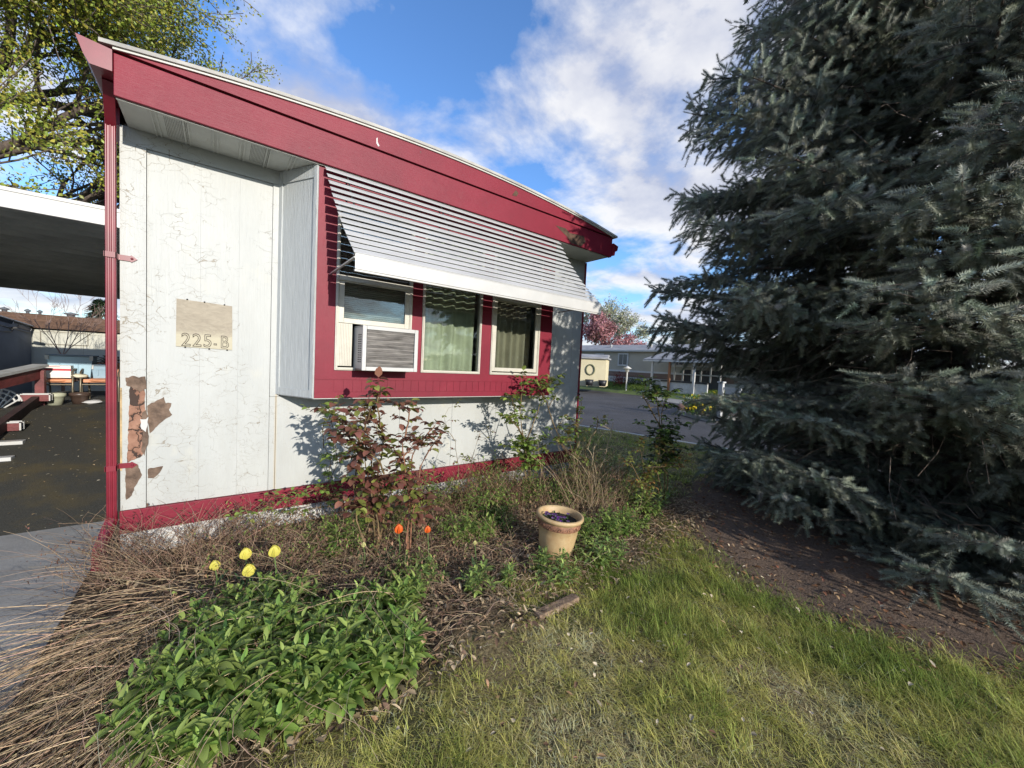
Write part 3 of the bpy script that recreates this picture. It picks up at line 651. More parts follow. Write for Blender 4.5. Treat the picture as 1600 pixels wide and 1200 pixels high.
cushion_chair(-1.98, 9.1, .38, 'metal chair with an orange cushion, carrying the white and red carton', False)
cushion_chair(-1.52, 9.15, .46, 'metal chair with orange seat and back, half hidden by the crimson downspout', True)
# storage bins, carton, pots
def bin_(x, y, z, w_, d_, h_, mat, label):
    c = empty('storage_bin', (x, y, z), label, 'storage bin')
    b = MB()
    b.prism([(x-w_*.44, y-d_*.44, z), (x+w_*.44, y-d_*.44, z), (x+w_*.5, y-d_*.5, z+h_), (x-w_*.5, y-d_*.5, z+h_)], (0, d_*.92, 0))
    for sx in (-.24, .16): b.box((x+sx*w_, y-d_*.5-.006, z+h_*.25), (x+sx*w_+.012, y-d_*.45, z+h_*.72))
    b.box((x-w_*.3, y-d_*.5-.006, z+h_*.70), (x+w_*.36, y-d_*.45, z+h_*.73)); b.build('tub', mat, c, .006)
    b = MB(); b.box((x-w_*.53, y-d_*.54, z+h_), (x+w_*.53, y+d_*.5, z+h_+.03)); b.build('lid', simple('grey_blue_lid', (.16, .22, .27), .5), c, .008)
    for sx in (-1, 1): b = MB(); b.box((x+sx*w_*.48-.02, y-d_*.56, z+h_-.05), (x+sx*w_*.48+.02, y-d_*.53, z+h_+.02)); b.build('latch', M_WHITE, c)
M_BIN = simple('pale_blue_plastic', (.34, .50, .60), .35, var=.06, vs=4); M_BIN2 = simple('slate_blue_plastic', (.26, .38, .47), .35, var=.06)
bin_(-1.87, 9.22, .92, .49, .34, .34, M_BIN, 'large pale blue storage bin with white latches behind the carton')
bin_(-1.52, 9.25, .92, .25, .3, .20, M_BIN2, 'smaller slate blue storage bin to the right of the pale one')
st = empty('side_table', (-1.78, 9.66, .55), 'low dark table carrying the blue storage bins', 'table')
b = MB(); b.box((-2.25, 9.04, .885), (-1.2, 9.5, .918)); b.build('table_top', M_RAILB, st)
for x in (-2.25, -1.25): b = MB(); b.box((x-.02, 9.4, .55), (x+.02, 9.44, .885)); b.build('leg', M_RAILB, st)
ct = empty('carton', (-1.97, 8.98, .94), 'white cardboard carton with a red printed band, on the orange cushion', 'carton')
b = MB(); b.box((-2.10, 8.90, .935), (-1.83, 9.10, 1.125)); b.build('box', simple('white_card', (.78, .76, .72), .7), ct)
b = MB(); b.box((-2.101, 8.897, 1.045), (-1.829, 8.899, 1.075)); b.box((-2.09, 8.897, 1.10), (-1.94, 8.899, 1.108)); b.build('printed_band', simple('red_print', (.5, .04, .06), .7), ct)
cl = MB(); cl.ball((-1.74, 8.92, .965), .1, 12, 6, (.9, .7, .35), .25); tag(cl.build('crumpled_cloth', simple('cream_cloth', (.7, .66, .5), .9)), 'crumpled cream cloth lying on the orange cushions beside the carton', 'cloth')
def potted(name, x, y, z, r, h, mat, label):
    c = empty(name, (x, y, z), label, 'pot'); b = MB()
    b.lathe([(.001, 0), (r*.72, 0), (r*.82, h*.4), (r*.86, h*.42), (r*.94, h*.72), (r*1.05, h*.74), (r*1.06, h*.97), (r*1.0, h), (r*.9, h), (r*.88, h*.85), (.001, h*.83)], (x, y, z), 24); b.build('body', mat, c)
    return c
potted('flower_pot', -1.93, 8.62, .55, .105, .17, simple('sage_glaze', (.42, .43, .32), .5), 'pale sage banded flower pot below the orange chair')
potted('flower_pot', -1.70, 8.72, .55, .11, .17, simple('dark_brown_glaze', (.07, .045, .035), .4), 'dark brown flower pot at the foot of the metal chair')
b = MB(); b.ball((-1.55, 8.66, .58), .1, 12, 6, (1.3, .8, .3), .25); tag(b.build('plastic_bag', simple('white_film', (.6, .6, .6), .4)), 'crumpled whitish plastic bag on the dark deck by the brown pot', 'bag')
b = MB(); ctr = np.array([-1.58, 9.95, 1.12])
for k in range(60):
    a = random.uniform(0, 6.28); d = np.array([math.cos(a), random.uniform(-1, 1)*.5, abs(math.sin(a))+.1]); d /= np.linalg.norm(d); b.tube([ctr, ctr+d*.12, ctr+d*.2+np.array([random.uniform(-.05, .05), 0, -.03])], .006, 4)
tag(b.build('dried_plant', M_TWIG), 'small dried tangled plant behind the slate blue bin', 'plant')
# neighbour's grey shed and pale building with a brown mansard roof
M_GREY = simple('dark_grey_siding', (.115, .13, .15), .8, var=.12, vs=2); M_PALE = simple('pale_grey_siding', (.50, .50, .43), .8, var=.08, vs=2); M_MANS = simple('brown_shingle', (.155, .085, .05), .9, var=.3, vs=7, bump=.6, stretch=(1, 1, 3))
sh = empty('grey_shed', (-4.5, 9, 0), 'dark grey shed wall beyond the ramp railing, under the carport edge', 'shed')
b = MB(); b.prism([(-3.86, 9.3, -.1), (-3.86, 15.46, -.1), (-3.86, 15.46, 1.825), (-3.86, 9.3, 2.27)], (-3, 0, 0)); b.build('wall', M_GREY, sh)
b = MB(); b.prism([(-3.80, 9.2, 2.28), (-3.80, 15.5, 1.83), (-3.80, 15.5, 1.855), (-3.80, 9.2, 2.31)], (-2.6, 0, 0)); b.build('roof', M_WHITE, sh)
b = MB(); b.tube([(-3.845, 13.5, .2), (-3.845, 13.5, 1.65), (-3.845, 14.26, 1.66), (-3.845, 14.26, 1.74)], .012, 6); b.build('conduit', M_BLACK, sh)
for i, (yy, zz_) in enumerate([(14.3, 1.75), (13.3, 1.87)]):
    b = MB(); b.bar((-3.86, yy, zz_), (-3.72, yy, zz_+.02), .035, .035); b.bar((-3.76, yy-.03, zz_+.04), (-3.6, yy+.06, zz_-.02), .08, .07); f = b.build('floodlight', M_BLACK, sh)
    b = MB(); b.bar((-3.606, yy+.05, zz_-.018), (-3.59, yy+.06, zz_-.025), .06, .055); b.build('lens', M_WHITE, f)
b = MB(); b.tube([(-3.85, 13.4, 1.80), (-3.85, 15.4, 1.66)], .008, 5); b.build('cable', M_BLACK, sh)
nb = empty('neighbour_building', (-2.5, 15.5, 0), 'pale flat-fronted building with a brown mansard roof beyond the deck', 'building')
b = MB()
for k in range(11): b.box((-4.3+k*.45, 15.52, -.1), (-3.856+k*.45, 15.56, 1.80))
b.box((-4.3, 15.56, -.1), (.6, 18, 1.79)); b.box((-4.3, 15.505, 1.70), (.6, 15.52, 1.725)); b.build('wall', M_PALE, nb)
b = MB(); b.prism([(-7, 15.38, 1.81), (-7, 16.2, 2.20), (-7, 18.4, 2.20), (-7, 18.4, 1.81)], (7.6, 0, 0)); b.build('roof', M_MANS, nb)
b = MB(); frame_boxes(b, -3.72, -2.86, 1.40, 1.74, 15.495, 15.519, .015); b.build('panel_frame', simple('taupe_trim', (.22, .2, .16), .8), nb)
for x, s in [(-4.6, .1), (-4.2, .07), (-3.98, .06), (-3.4, .16)]:
    b = MB(); b.lathe([(s*.5, 0), (s*.5, .07), (s*.9, .08), (s*.9, .11), (.001, .15)], (x, 16.6, 2.19), 12); b.build('roof_vent', M_GREY, nb)

# ------------------------------------------------------------------ trees with branching skeletons
def skeleton(base, d0, length, rad, depth, spread=.7, up=.15, kids=(3, 5), shrink=.66, segs=4, wig=.18, seed=1):
    rd = random.Random(seed); out = []; tips = []
    def grow(p, d, L, r, k):
        pts = [p]; dd = d.copy()
        for i in range(segs):
            dd = dd+np.array([rd.gauss(0, wig), rd.gauss(0, wig), rd.gauss(0, wig)+up*.25]); dd /= np.linalg.norm(dd); p = p+dd*L/segs; pts.append(p)
        out.append((np.array(pts), r, r*.55 if k else r*.35, k))
        if k == 0: tips.append(np.array(pts)); return
        for j in range(rd.randint(*kids)):
            t = rd.uniform(.35, 1); i = min(int(t*segs), segs-1); q = pts[i]+(pts[i+1]-pts[i])*(t*segs-i)
            a = rd.uniform(0, 6.28); dv = (pts[i+1]-pts[i]); dv /= np.linalg.norm(dv)
            s = np.cross(dv, [rd.gauss(0, 1), rd.gauss(0, 1), rd.gauss(0, 1)]); s /= np.linalg.norm(s)+1e-9
            nd = dv+s*spread*rd.uniform(.7, 1.4)+np.array([0, 0, up]); nd /= np.linalg.norm(nd)
            grow(q, nd, L*shrink*rd.uniform(.75, 1.15), r*.55*(1-.3*t), k-1)
    grow(np.asarray(base, float), np.asarray(d0, float)/np.linalg.norm(d0), length, rad, depth)
    return out, tips
def wood_mesh(name, sk, mat, parent, minr=.0):
    parts = []
    for k in sorted({s[3] for s in sk}):
        L = [s for s in sk if s[3] == k]
        V, F, _ = tubes(np.array([s[0] for s in L]), np.array([max(s[1], minr) for s in L]), np.array([max(s[2], minr) for s in L]), 7 if k > 1 else 4); parts.append((V, F, np.zeros(len(V))))
    V, F, _ = join(parts); return np_mesh(name, V, F, mat, parent, smooth=True)
def crown_leaves(tips, n_per, size, spread_, base, var, alt=None, altp=0, droop=.5):
    P, D = [], []
    for t in tips:
        for _ in range(n_per):
            i = rng.integers(0, len(t)-1); f = rng.random(); P.append(t[i]*(1-f)+t[i+1]*f+rng.normal(0, spread_, 3)); D.append(rng.normal(0, 1, 3)+np.array([0, 0, -.2]))
    P = np.array(P); D = np.array(D); n = len(P)
    V, F, per = leaves(P, D, size*rng.uniform(.6, 1.3, n), size*rng.uniform(.5, .9, n), droop, .2, 'oval', 3, rng.uniform(-1.5, 1.5, n))
    return V, F, vtint(n, per, base, var, alt, altp)
# big maple-like tree behind the carport: limbs reach over from the left
tb = np.array([-7.4, 20.5, 0.])
tr = empty('leafy_tree', tuple(tb), 'tall spreading tree in fresh yellow-green leaf rising behind the carport', 'tree')
sk = [(np.array([tb, tb+[.1, 0, 2.2], tb+[.15, .1, 4.2], tb+[.3, 0, 6.5], tb+[.4, 0, 9.]]), .42, .25, 5)]; tips = []
rr = random.Random(5)
for k in range(24):
    z = 3.6+k*.42; a = R(rr.uniform(-80, 60)) if k % 5 else R(rr.uniform(90, 270)); el = R(6+k*2.4+rr.uniform(-8, 8))
    s_, t_ = skeleton(tb+[.2, 0, z], [math.cos(a)*math.cos(el), math.sin(a)*math.cos(el), math.sin(el)], 6.4-.05*k, .16, 3, .62, .05, (5, 6), .60, 4, .13, 100+k); sk += s_; tips += t_
wood_mesh('trunk', sk, M_BARK, tr, .012)
V, F, T = crown_leaves(tips, max(3, int(210000/len(tips))), 0.098, .17, (.27, .33, .05), .22, (.42, .38, .065), .35)
np_mesh('crown', V, F, M_LEAF, tr, T)
print('tree tips', len(tips), 'leaves', len(F)//4)
# bare shrub in front of the pale wall
sb = np.array([-2.86, 13.3, .0]); bt = empty('bare_sapling', tuple(sb), 'leafless many-stemmed sapling in front of the pale building', 'tree')
sk = []
for k in range(5):
    a = R(-70+k*38); s_, _t = skeleton(sb+[0, 0, 1.15], [math.sin(a)*.5, .1, 1.0], .92, .010, 3, .55, .12, (3, 4), .62, 4, .1, 300+k); sk += s_
sk.append((np.array([sb, sb+[0, 0, .3], sb+[.01, 0, .6], sb+[0, 0, .9], sb+[0, 0, 1.15]]), .035, .022, 9)); wood_mesh('trunk', sk, simple('reddish_twig', (.26, .18, .15), .8), bt, .0022)
def conifer_far(x, y, z0, h, r, seed, label, col):
    c = empty('conifer', (x, y, z0), label, 'tree'); b = MB(); b.tube([(x, y, z0), (x, y, z0+h)], [.12, .01], 6); b.build('trunk', M_BARK, c)
    P, D = [], []
    for k in range(1500):
        t = rng.random()**.8; a = rng.uniform(0, 6.28); rr_ = r*(1-t)*rng.uniform(.45, 1.05)*(1+.25*math.sin(a*5+t*40)); P.append([x+rr_*math.cos(a), y+rr_*math.sin(a), z0+h*(.1+.9*t)-.15*rr_]); D.append([math.cos(a), math.sin(a), rng.uniform(-.5, .3)])
    P = np.array(P); n = len(P); V, F, per = leaves(P, np.array(D), rng.uniform(.2, .45, n), rng.uniform(.07, .14, n), .5, .2, 'lance', 3); np_mesh('crown', V, F, M_NEEDLE, c, vtint(n, per, col, .25))
q = atD(158, 520, 17.5); conifer_far(q[0], q[1], 0, 3.5, 1.5, 3, 'dark evergreen top showing behind the pale building', (.05, .085, .04))
q = atD(138, 505, 20); pb_ = empty('pale_bush_tree', (q[0], q[1], 0), 'small pale budding tree beside the dark evergreen', 'tree')
sk, tp = skeleton((q[0], q[1], 0), (0, 0, 1), 1.5, .06, 3, .6, .3, (4, 5), .62, 4, .12, 411); wood_mesh('trunk', sk, M_TWIG, pb_, .006)
V, F, T = crown_leaves(tp, 7, .09, .08, (.42, .42, .28), .2); np_mesh('crown', V, F, M_LEAF, pb_, T)

# ------------------------------------------------------------------ right background across the street
M_BEIGE = simple('beige_siding', (.40, .365, .29), .8, var=.06, vs=.8); M_BROWNB = simple('brown_siding', (.20, .135, .105), .8, var=.08, vs=1); M_SHING = simple('grey_shingle', (.30, .30, .31), .9, var=.2, vs=2, bump=.3)
fh = empty('far_mobile_home', (25.2, 17, .46), 'long beige mobile home with white-trimmed windows across the street', 'mobile home')
xf = 25.2; b = MB(); b.box((xf, 6, 1.35), (xf+5, 31, 2.98)); b.build('wall', M_BEIGE, fh)
b = MB(); b.box((xf-.02, 6, .95), (xf+5, 31, 1.345)); b.build('lower_wall', M_BROWNB, fh); b = MB(); b.box((xf-.05, 6, 1.33), (xf-.021, 31, 1.46)); b.build('belt_board', M_WHITE, fh)
b = MB()
for k in range(5): b.box((xf-.03+k*.004, 6, .40+k*.11), (xf+4, 31, .495+k*.11))
b.build('skirting', M_LAP, fh)
b = MB(); b.prism([(xf-.25, 5.8, 2.98), (xf+2.5, 5.8, 3.62), (xf+5.25, 5.8, 2.98)], (0, 25.4, 0)); b.build('roof', M_SHING, fh); b = MB(); b.box((xf-.27, 5.8, 2.90), (xf-.2505, 31.2, 3.02)); b.build('eave_board', M_WHITE, fh)
for y in (24.5, 21.0, 17.2):
    b = MB(); b.lathe([(.09, 0), (.09, .2), (.14, .22), (.001, .3)], (xf+1.2, y, 3.25), 10); b.build('roof_vent', M_WHITE, fh)
for px in (937, 974, 1062):
    c = atX(px, 561, xf); wy = .34 if px < 950 else .36; b = MB(); b.box((xf-.06, c[1]-wy-.12, c[2]-.55), (xf-.001, c[1]+wy+.12, c[2]+.47)); f = b.build('window', M_WHITE, fh)
    b = MB(); b.box((xf-.075, c[1]-wy, c[2]-.42), (xf-.061, c[1]-.03, c[2]+.36)); b.box((xf-.075, c[1]+.03, c[2]-.42), (xf-.061, c[1]+wy, c[2]+.36)); b.build('pane', simple('dark_window', (.05, .06, .075), .1), f)
q = atZ(945, 602, .42); sx, sy = q[0], q[1]
csd = empty('cream_shed', (sx, sy, .42), 'cream flat-roofed shed with a wreath on its wall, across the street', 'shed')
ua, va = np.array([math.cos(R(130)), math.sin(R(130)), 0]), np.array([math.cos(R(34)), math.sin(R(34)), 0]); so_ = np.array([sx, sy, 0])
def sp3(a, d, h): return tuple(so_+ua*a+va*d+[0, 0, h])
b = MB(); b.prism([sp3(0, 0, .3), sp3(4.6, 0, .3), sp3(4.6, 0, 2.1), sp3(0, 0, 2.1)], va*2.2); b.build('wall', simple('cream_siding', (.62, .55, .36), .8, var=.04), csd)
b = MB(); b.prism([sp3(-.12, -.15, 2.1), sp3(4.7, -.15, 2.1), sp3(4.7, -.15, 2.2), sp3(-.12, -.15, 2.2)], va*2.5); b.prism([sp3(-.05, .15, 2.2), sp3(4.6, .15, 2.2), sp3(4.6, 1.0, 2.42), sp3(-.05, 1.0, 2.42)], va*1.0); b.build('roof', M_SHING, csd)
wc = so_+ua*.98+[0, 0, 1.38]-va*.03; b = MB(); b.tube([wc+ua*.27*math.cos(a)+np.array([0, 0, .33*math.sin(a)]) for a in np.linspace(0, 6.28, 20)], .045, 6); tag(b.build('wreath', simple('wreath_twigs', (.13, .14, .08), .9)), 'round dark wreath hanging on the cream shed wall', 'wreath')
for i, px in enumerate((926.5, 943)):
    q = so_+ua*(.95, .12)[i]-va*.4+[0, 0, .42]; c = empty('planter_tub', (q[0], q[1], q[2]-.02), ['small black planter tub under the wreath', 'small black planter tub at the corner of the cream shed'][i], 'planter', 'black tubs by the cream shed')
    b = MB(); b.lathe([(.001, -.05), (.2, -.05), (.28, .33), (.24, .33), (.001, .27)], (q[0], q[1], q[2]), 14); b.build('tub', M_BLACK, c)
def blob_bush(name, x, y, z, r, h, n, col, label, cat='shrub', alt=None, altp=0, size=.12):
    c = empty(name, (x, y, z), label, cat); b = MB()
    for k in range(9): a = rng.uniform(0, 6.28); b.tube([(x, y, z), (x+r*.5*math.cos(a), y+r*.5*math.sin(a), z+h*.7)], [.02, .006], 4)
    b.build('stem', M_TWIG, c)
    u_ = unit(rng.normal(0, 1, (n, 3)))*(rng.random((n, 1))**.4)*(1+.25*rng.normal(0, 1, (n, 1))); P = np.array([x, y, z+h*.52])+u_*np.array([r, r, h*.5]); P[:, 2] = np.maximum(P[:, 2], z+.02)
    V, F, per = leaves(P, u_+rng.normal(0, .5, (n, 3)), size*rng.uniform(.6, 1.3, n), size*.6*rng.uniform(.6, 1.2, n), .5, .2, 'oval', 3); np_mesh('foliage', V, F, M_LEAF, c, vtint(n, per, col, .3, alt, altp)); return c
q = atX(967, 605, 23.9); blob_bush('red_shrub', q[0], q[1], .36, .62, .95, 500, (.20, .025, .03), 'small dark red shrub on the lawn by the lamp post')
q = atX(990, 601, 24.6); blob_bush('low_hedge', q[0], q[1], .45, 1.1, .55, 500, (.05, .085, .03), 'low dark green hedge against the beige home')
q = atX(978, 611, 22.4); lp = empty('lamp_post', (q[0], q[1], .06), 'white lamp post with a cone-capped lantern on the lawn across the street', 'lamp post')
b = MB(); b.tube([(q[0], q[1], .0), (q[0], q[1], 1.35)], .055, 10); b.build('post', M_WHITE, lp); b = MB(); b.lathe([(.06, 1.33), (.12, 1.38), (.15, 1.56), (.32, 1.58), (.05, 1.74), (.001, 1.78)], (q[0], q[1], 0), 14); b.build('lantern', M_WHITE, lp)
# small porch carport
y0, y1 = atX(1012, 560, 23.2)[1], atX(1110, 560, 23.2)[1]; yb0, yb1 = max(y0, y1), min(y0, y1)
pc = empty('porch_carport', (23.2, (y0+y1)/2, .3), 'white-posted porch with a grey shingle roof and low white wall across the street', 'porch')
b = MB(); b.prism([(22.7, yb0, 2.22), (22.7, yb1-2, 2.22), (25.1, yb1-2, 3.05), (25.1, yb0-1.0, 3.05)], (0, 0, .07)); b.build('roof', M_SHING, pc)
b = MB(); b.box((22.66, yb1-2, 2.13), (22.72, yb0, 2.23)); b.box((22.72, yb0-.06, 2.13), (25.0, yb0, 2.22)); b.build('eave_board', M_WHITE, pc)
for px, mt in ((1019, M_WHITE), (1046, simple('cedar_post', (.30, .13, .06), .7)), (1085, M_WHITE)):
    y = atX(px, 580, 22.9)[1]; b = MB(); b.box((22.84, y-.06, .1), (22.96, y+.06, 2.14)); b.build('post', mt, pc)
ya, yc = atX(1032, 600, 22.95)[1], atX(1105, 600, 22.95)[1]
b = MB(); b.box((22.98, yc, .1), (23.1, ya, .86)); b.build('low_wall', M_LAP, pc); b = MB(); b.box((22.93, yc, .862), (23.15, ya, .96)); b.build('wall_cap', M_BLACK, pc)
b = MB()
for z in (1.35, 1.9): b.box((24.5, yc, z), (24.56, ya, z+.07))
for k in range(6): y = yc+(ya-yc)*k/5; b.box((24.49, y-.04, .95), (24.57, y+.04, 2.1))
b.build('stair_rail', M_WHITE, pc); b = MB(); b.box((24.7, yc, .5), (24.75, ya-.6, 1.7)); b.build('screen', simple('dark_screen', (.06, .06, .065), .8), pc)
b = MB(); b.prism([tuple(atZ(x, y, 0)[:2])+(-.095,) for x, y in [(1000, 619), (1060, 608), (1130, 610), (1160, 622), (1062, 628)]], (0, 0, -.012)); tag(b.build('far_drive', M_CONC), kind='structure')
# flower island with kerb
fb = [tuple(atZ(x, y, -.1)[:2]) for x, y in [(1058, 646), (1072, 632), (1110, 628), (1150, 632), (1165, 655), (1112, 660)]]
b = MB(); b.prism([(x, y, -.112) for x, y in fb], (0, 0, .12)); tag(b.build('flower_island', M_CONC), kind='structure')
cx = sum(p[0] for p in fb)/6; cy = sum(p[1] for p in fb)/6
b = MB(); b.prism([(cx+(x-cx)*.9, cy+(y-cy)*.9, .0) for x, y in fb], (0, 0, .03)); tag(b.build('island_soil', simple('soil', (.05, .035, .025), .95, var=.3)), kind='structure')
for i, px in enumerate((1085, 1105, 1120)):
    q = atZ(px, 646-2*i, .02); blob_bush('daffodil_clump', q[0], q[1], .02, .42, .62, 420, (.09, .16, .035), ['clump of yellow daffodils at the kerb end of the street flower bed', 'clump of yellow daffodils in the middle of the street flower bed', 'clump of yellow daffodils next to the white sign post'][i], 'flowers', (.75, .55, .03), .22, .16)
q = atZ(1066, 640, .03); b = MB(); b.ball((q[0], q[1], .12), .2, 9, 6, (1.2, 1, .8), .15); tag(b.build('boulder', simple('reddish_rock', (.22, .13, .11), .9, var=.3, vs=5)), 'reddish rock at the tip of the street flower bed', 'rock')
q = atZ(1123, 657, -.02); wp = empty('white_post', (q[0], q[1], 0), 'white wooden post with a cap and small hanging board beside the spruce', 'post')
b = MB(); b.box((q[0]-.07, q[1]-.07, -.05), (q[0]+.07, q[1]+.07, 1.22)); b.box((q[0]-.1, q[1]-.1, 1.22), (q[0]+.1, q[1]+.1, 1.27)); b.build('post', M_WHITE, wp, .004)
b = MB(); b.box((q[0]-.03, q[1]-.62, 1.02), (q[0]+.03, q[1]-.07, 1.09)); b.build('arm', M_WHITE, wp)
b = MB(); b.box((q[0]-.02, q[1]-.58, .70), (q[0]+.02, q[1]-.14, 1.0)); b.build('board', M_WHITE, wp)
# blossom trees behind
def bloom(px, py, D, h, col, var, alt, altp, seed, label, spread=.65, n=15):
    q = atD(px, py, D); base = np.array([q[0], q[1], .4]); t = empty('blossom_tree', tuple(base), label, 'tree')
    sk, tp = skeleton(base, (0, 0, 1), h*.36, .2, 4, spread, .22, (4, 5), .68, 4, .12, seed); wood_mesh('trunk', sk, M_TWIG, t, .014)
    V, F, T = crown_leaves(tp, n, .24, .24, col, var, alt, altp); np_mesh('crown', V, F, M_LEAF, t, T)
bloom(950, 560, 44, 10.5, (.50, .24, .25), .25, (.2, .1, .1), .25, 21, 'wide pink-blossomed tree behind the beige home', .8)
bloom(1000, 560, 47, 7.5, (.50, .23, .24), .25, (.2, .1, .1), .25, 25, 'smaller pink-blossomed tree right of the wide one', .8)
bloom(938, 560, 58, 15.5, (.40, .42, .26), .2, (.5, .5, .42), .4, 33, 'taller pale green budding tree behind the pink blossom', .6)
bloom(1085, 560, 60, 13.0, (.50, .47, .36), .2, (.4, .38, .26), .4, 37, 'pale cream budding tree seen past the spruce edge', .7)
# ------------------------------------------------------------------ blue spruce
SC = np.array([6.1, .45, 0.])
def spruce_R(z): return np.interp(z, [0, .3, 1, 2, 3, 5, 7, 9, 12.5], [2.5, 2.55, 2.55, 2.76, 2.78, 2.64, 2.25, 1.5, .1])
spr = empty('blue_spruce', tuple(SC), 'huge dense blue spruce with boughs sweeping down to the bare earth', 'spruce')
sh_p, sh_d, sh_l, sh_q, sh_t = [], [], [], [], []; wood = [[], []]; twig = []
rs = np.random.default_rng(3)
z = .12
while z < 12.3:
    Rz = spruce_R(z); nb_ = 15 if z < 6.5 else 8; a0 = rs.uniform(0, 6.28)
    for k in range(nb_):
        a = a0+k*2*math.pi/nb_+rs.normal(0, .16); zb = z+rs.uniform(-.09, .09)
        da = abs((a-R(165)+math.pi) % (2*math.pi)-math.pi); near = da < R(108) and z < 6.4
        L = Rz*rs.uniform(.87, 1.05)*(1 if rs.random() > .06 else .75)
        if z < 1.9 and R(50) < a % (2*math.pi) < R(145): L *= .84
        if z < 1.2 and R(186) < a % (2*math.pi) < R(250): L *= .84
        dv = np.array([math.cos(a), math.sin(a), 0]); sd = np.array([-dv[1], dv[0], 0])
        droop = rs.uniform(.16, .34)*np.interp(z, [0, 1, 5, 8, 12], [.15, .8, 1.0, .5, -.9]); tipup = rs.uniform(.08, .24)
        bend = rs.normal(0, .09)
        pos = lambda s: SC+dv*L*s+sd*L*bend*s*s+np.array([0, 0, max(.07+.05*s, max(.05, zb)-droop*L*s*1.1+tipup*L*s**3)])
        ss = np.linspace(.02, 1, 8); wood[0].append(np.array([pos(s) for s in ss])); wood[1].append(.008+.007*L)
        step = .105 if near else .12; s = .16 if near else .35
        while s < 1.0:
            p = pos(s); t = pos(min(1, s+.02))-pos(s-.02); t /= np.linalg.norm(t)
            for sg in (-1, 1):
                ll = L*(.27*(1-s)**.8+.08)*rs.uniform(.7, 1.25); ang = R(rs.uniform(42, 62))
                ld = t*math.cos(ang)+sd*sg*math.sin(ang)+np.array([0, 0, rs.uniform(-.28, .12)]); ld /= np.linalg.norm(ld)
                end = p+ld*ll+np.array([0, 0, -.12*ll]); twig.append(np.array([p, p+ld*ll*.5, end]))
                nsh = max(2, int(ll/((.075 if s > .5 else .11) if near else .13)))
                for j in range(nsh):
                    f = (j+.6)/nsh; q = p+ld*ll*f; s2 = 1 if j % 2 else -1
                    l2 = np.cross(ld, [0, 0, 1]); l2 /= np.linalg.norm(l2)+1e-9
                    sdv = ld*.8+l2*s2*rs.uniform(.4, .8)+np.array([0, 0, rs.uniform(-.45, .22)])
                    if j == nsh-1: sdv = ld+np.array([0, 0, rs.uniform(-.05, .2)])
                    sh_p.append(q); sh_d.append(sdv); sh_l.append(rs.uniform(.085, .14)*(1.15 if j == nsh-1 else 1)); sh_q.append(near); sh_t.append(s+.15*f)
                if near and rs.random() < .75:            # drooping side spray
                    q = p+ld*ll*rs.uniform(.3, .9); dd = ld*.7+np.array([0, 0, -rs.uniform(.5, 1.1)])+sd*rs.normal(0, .3)
                    for j in range(3): sh_p.append(q+unit(dd)*.08*j); sh_d.append(dd+sd*(.5 if j % 2 else -.5)*(j < 2)); sh_l.append(rs.uniform(.09, .15)); sh_q.append(True); sh_t.append(s*.9)
            if near:
                for j in range(3): sh_p.append(p+t*rs.uniform(-.04, .04)); sh_d.append(t+sd*rs.normal(0, .5)+np.array([0, 0, (-.7, .5, -.3)[j]*rs.uniform(.5, 1.2)])); sh_l.append(.13); sh_q.append(True); sh_t.append(s)
            s += step/L
        t = pos(1)-pos(.95); sh_p.append(pos(.97)); sh_d.append(t); sh_l.append(.17); sh_q.append(near); sh_t.append(1.1)
    z += .40 if z < 6.5 else .42
sh_p = np.array(sh_p); sh_d = unit(np.array(sh_d)); sh_l = np.array(sh_l); sh_q = np.array(sh_q); sh_t = np.array(sh_t)
print('spruce shoots', len(sh_p), sh_q.sum())
def needle_mesh(P, D, L, N, nl, nw, tint):
    m = len(P); t = (np.arange(N)+.5)/N; ph = np.arange(N)*2.39996
    A = np.where(np.abs(D[:, 2:3]) < .9, np.array([0, 0, 1.]), np.array([1., 0, 0])); U = unit(np.cross(D, A)); W_ = np.cross(D, U)
    phi = ph[None]+rng.uniform(0, 6.28, (m, 1)); rad = np.cos(phi)[..., None]*U[:, None]+np.sin(phi)[..., None]*W_[:, None]
    el = .20+.45*t; nd = unit(D[:, None]*el[None, :, None]+rad*(1-.45*t)[None, :, None]+np.array([0, 0, .16])+rng.normal(0, .1, (m, N, 3)))
    base = P[:, None]+D[:, None]*(L[:, None]*t[None])[..., None]; ln = nl*(1-.12*t)[None]*rng.uniform(.85, 1.15, (m, N))
    sd = unit(np.cross(nd, rad+1e-3))*nw/2
    V = np.stack([base-sd, base+sd, base+nd*ln[..., None]], 2).reshape(-1, 3)
    return V, np.arange(len(V)).reshape(-1, 3), np.repeat(tint, N*3, axis=0)
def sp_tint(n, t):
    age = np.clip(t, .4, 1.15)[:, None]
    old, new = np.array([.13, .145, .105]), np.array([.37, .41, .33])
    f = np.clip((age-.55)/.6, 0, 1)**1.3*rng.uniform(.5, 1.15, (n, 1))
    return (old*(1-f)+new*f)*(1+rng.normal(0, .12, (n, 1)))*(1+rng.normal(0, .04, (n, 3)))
i = np.where(sh_q)[0]; j = np.where(~sh_q)[0]
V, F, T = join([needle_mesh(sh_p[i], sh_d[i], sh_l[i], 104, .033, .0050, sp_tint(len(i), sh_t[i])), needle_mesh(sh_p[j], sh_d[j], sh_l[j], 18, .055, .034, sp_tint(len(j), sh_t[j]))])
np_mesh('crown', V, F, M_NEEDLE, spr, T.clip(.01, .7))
pts = np.array([SC+[0, 0, h] for h in (-.1, .5, 2, 5, 9, 12.4)])
V1, F1, _ = tubes(np.array(wood[0]), np.array(wood[1]), .006, 5); V2, F2, _ = tubes(np.array(twig), .0045, .002, 3); V3, F3, _ = tubes(pts[None], .24, .02, 10)
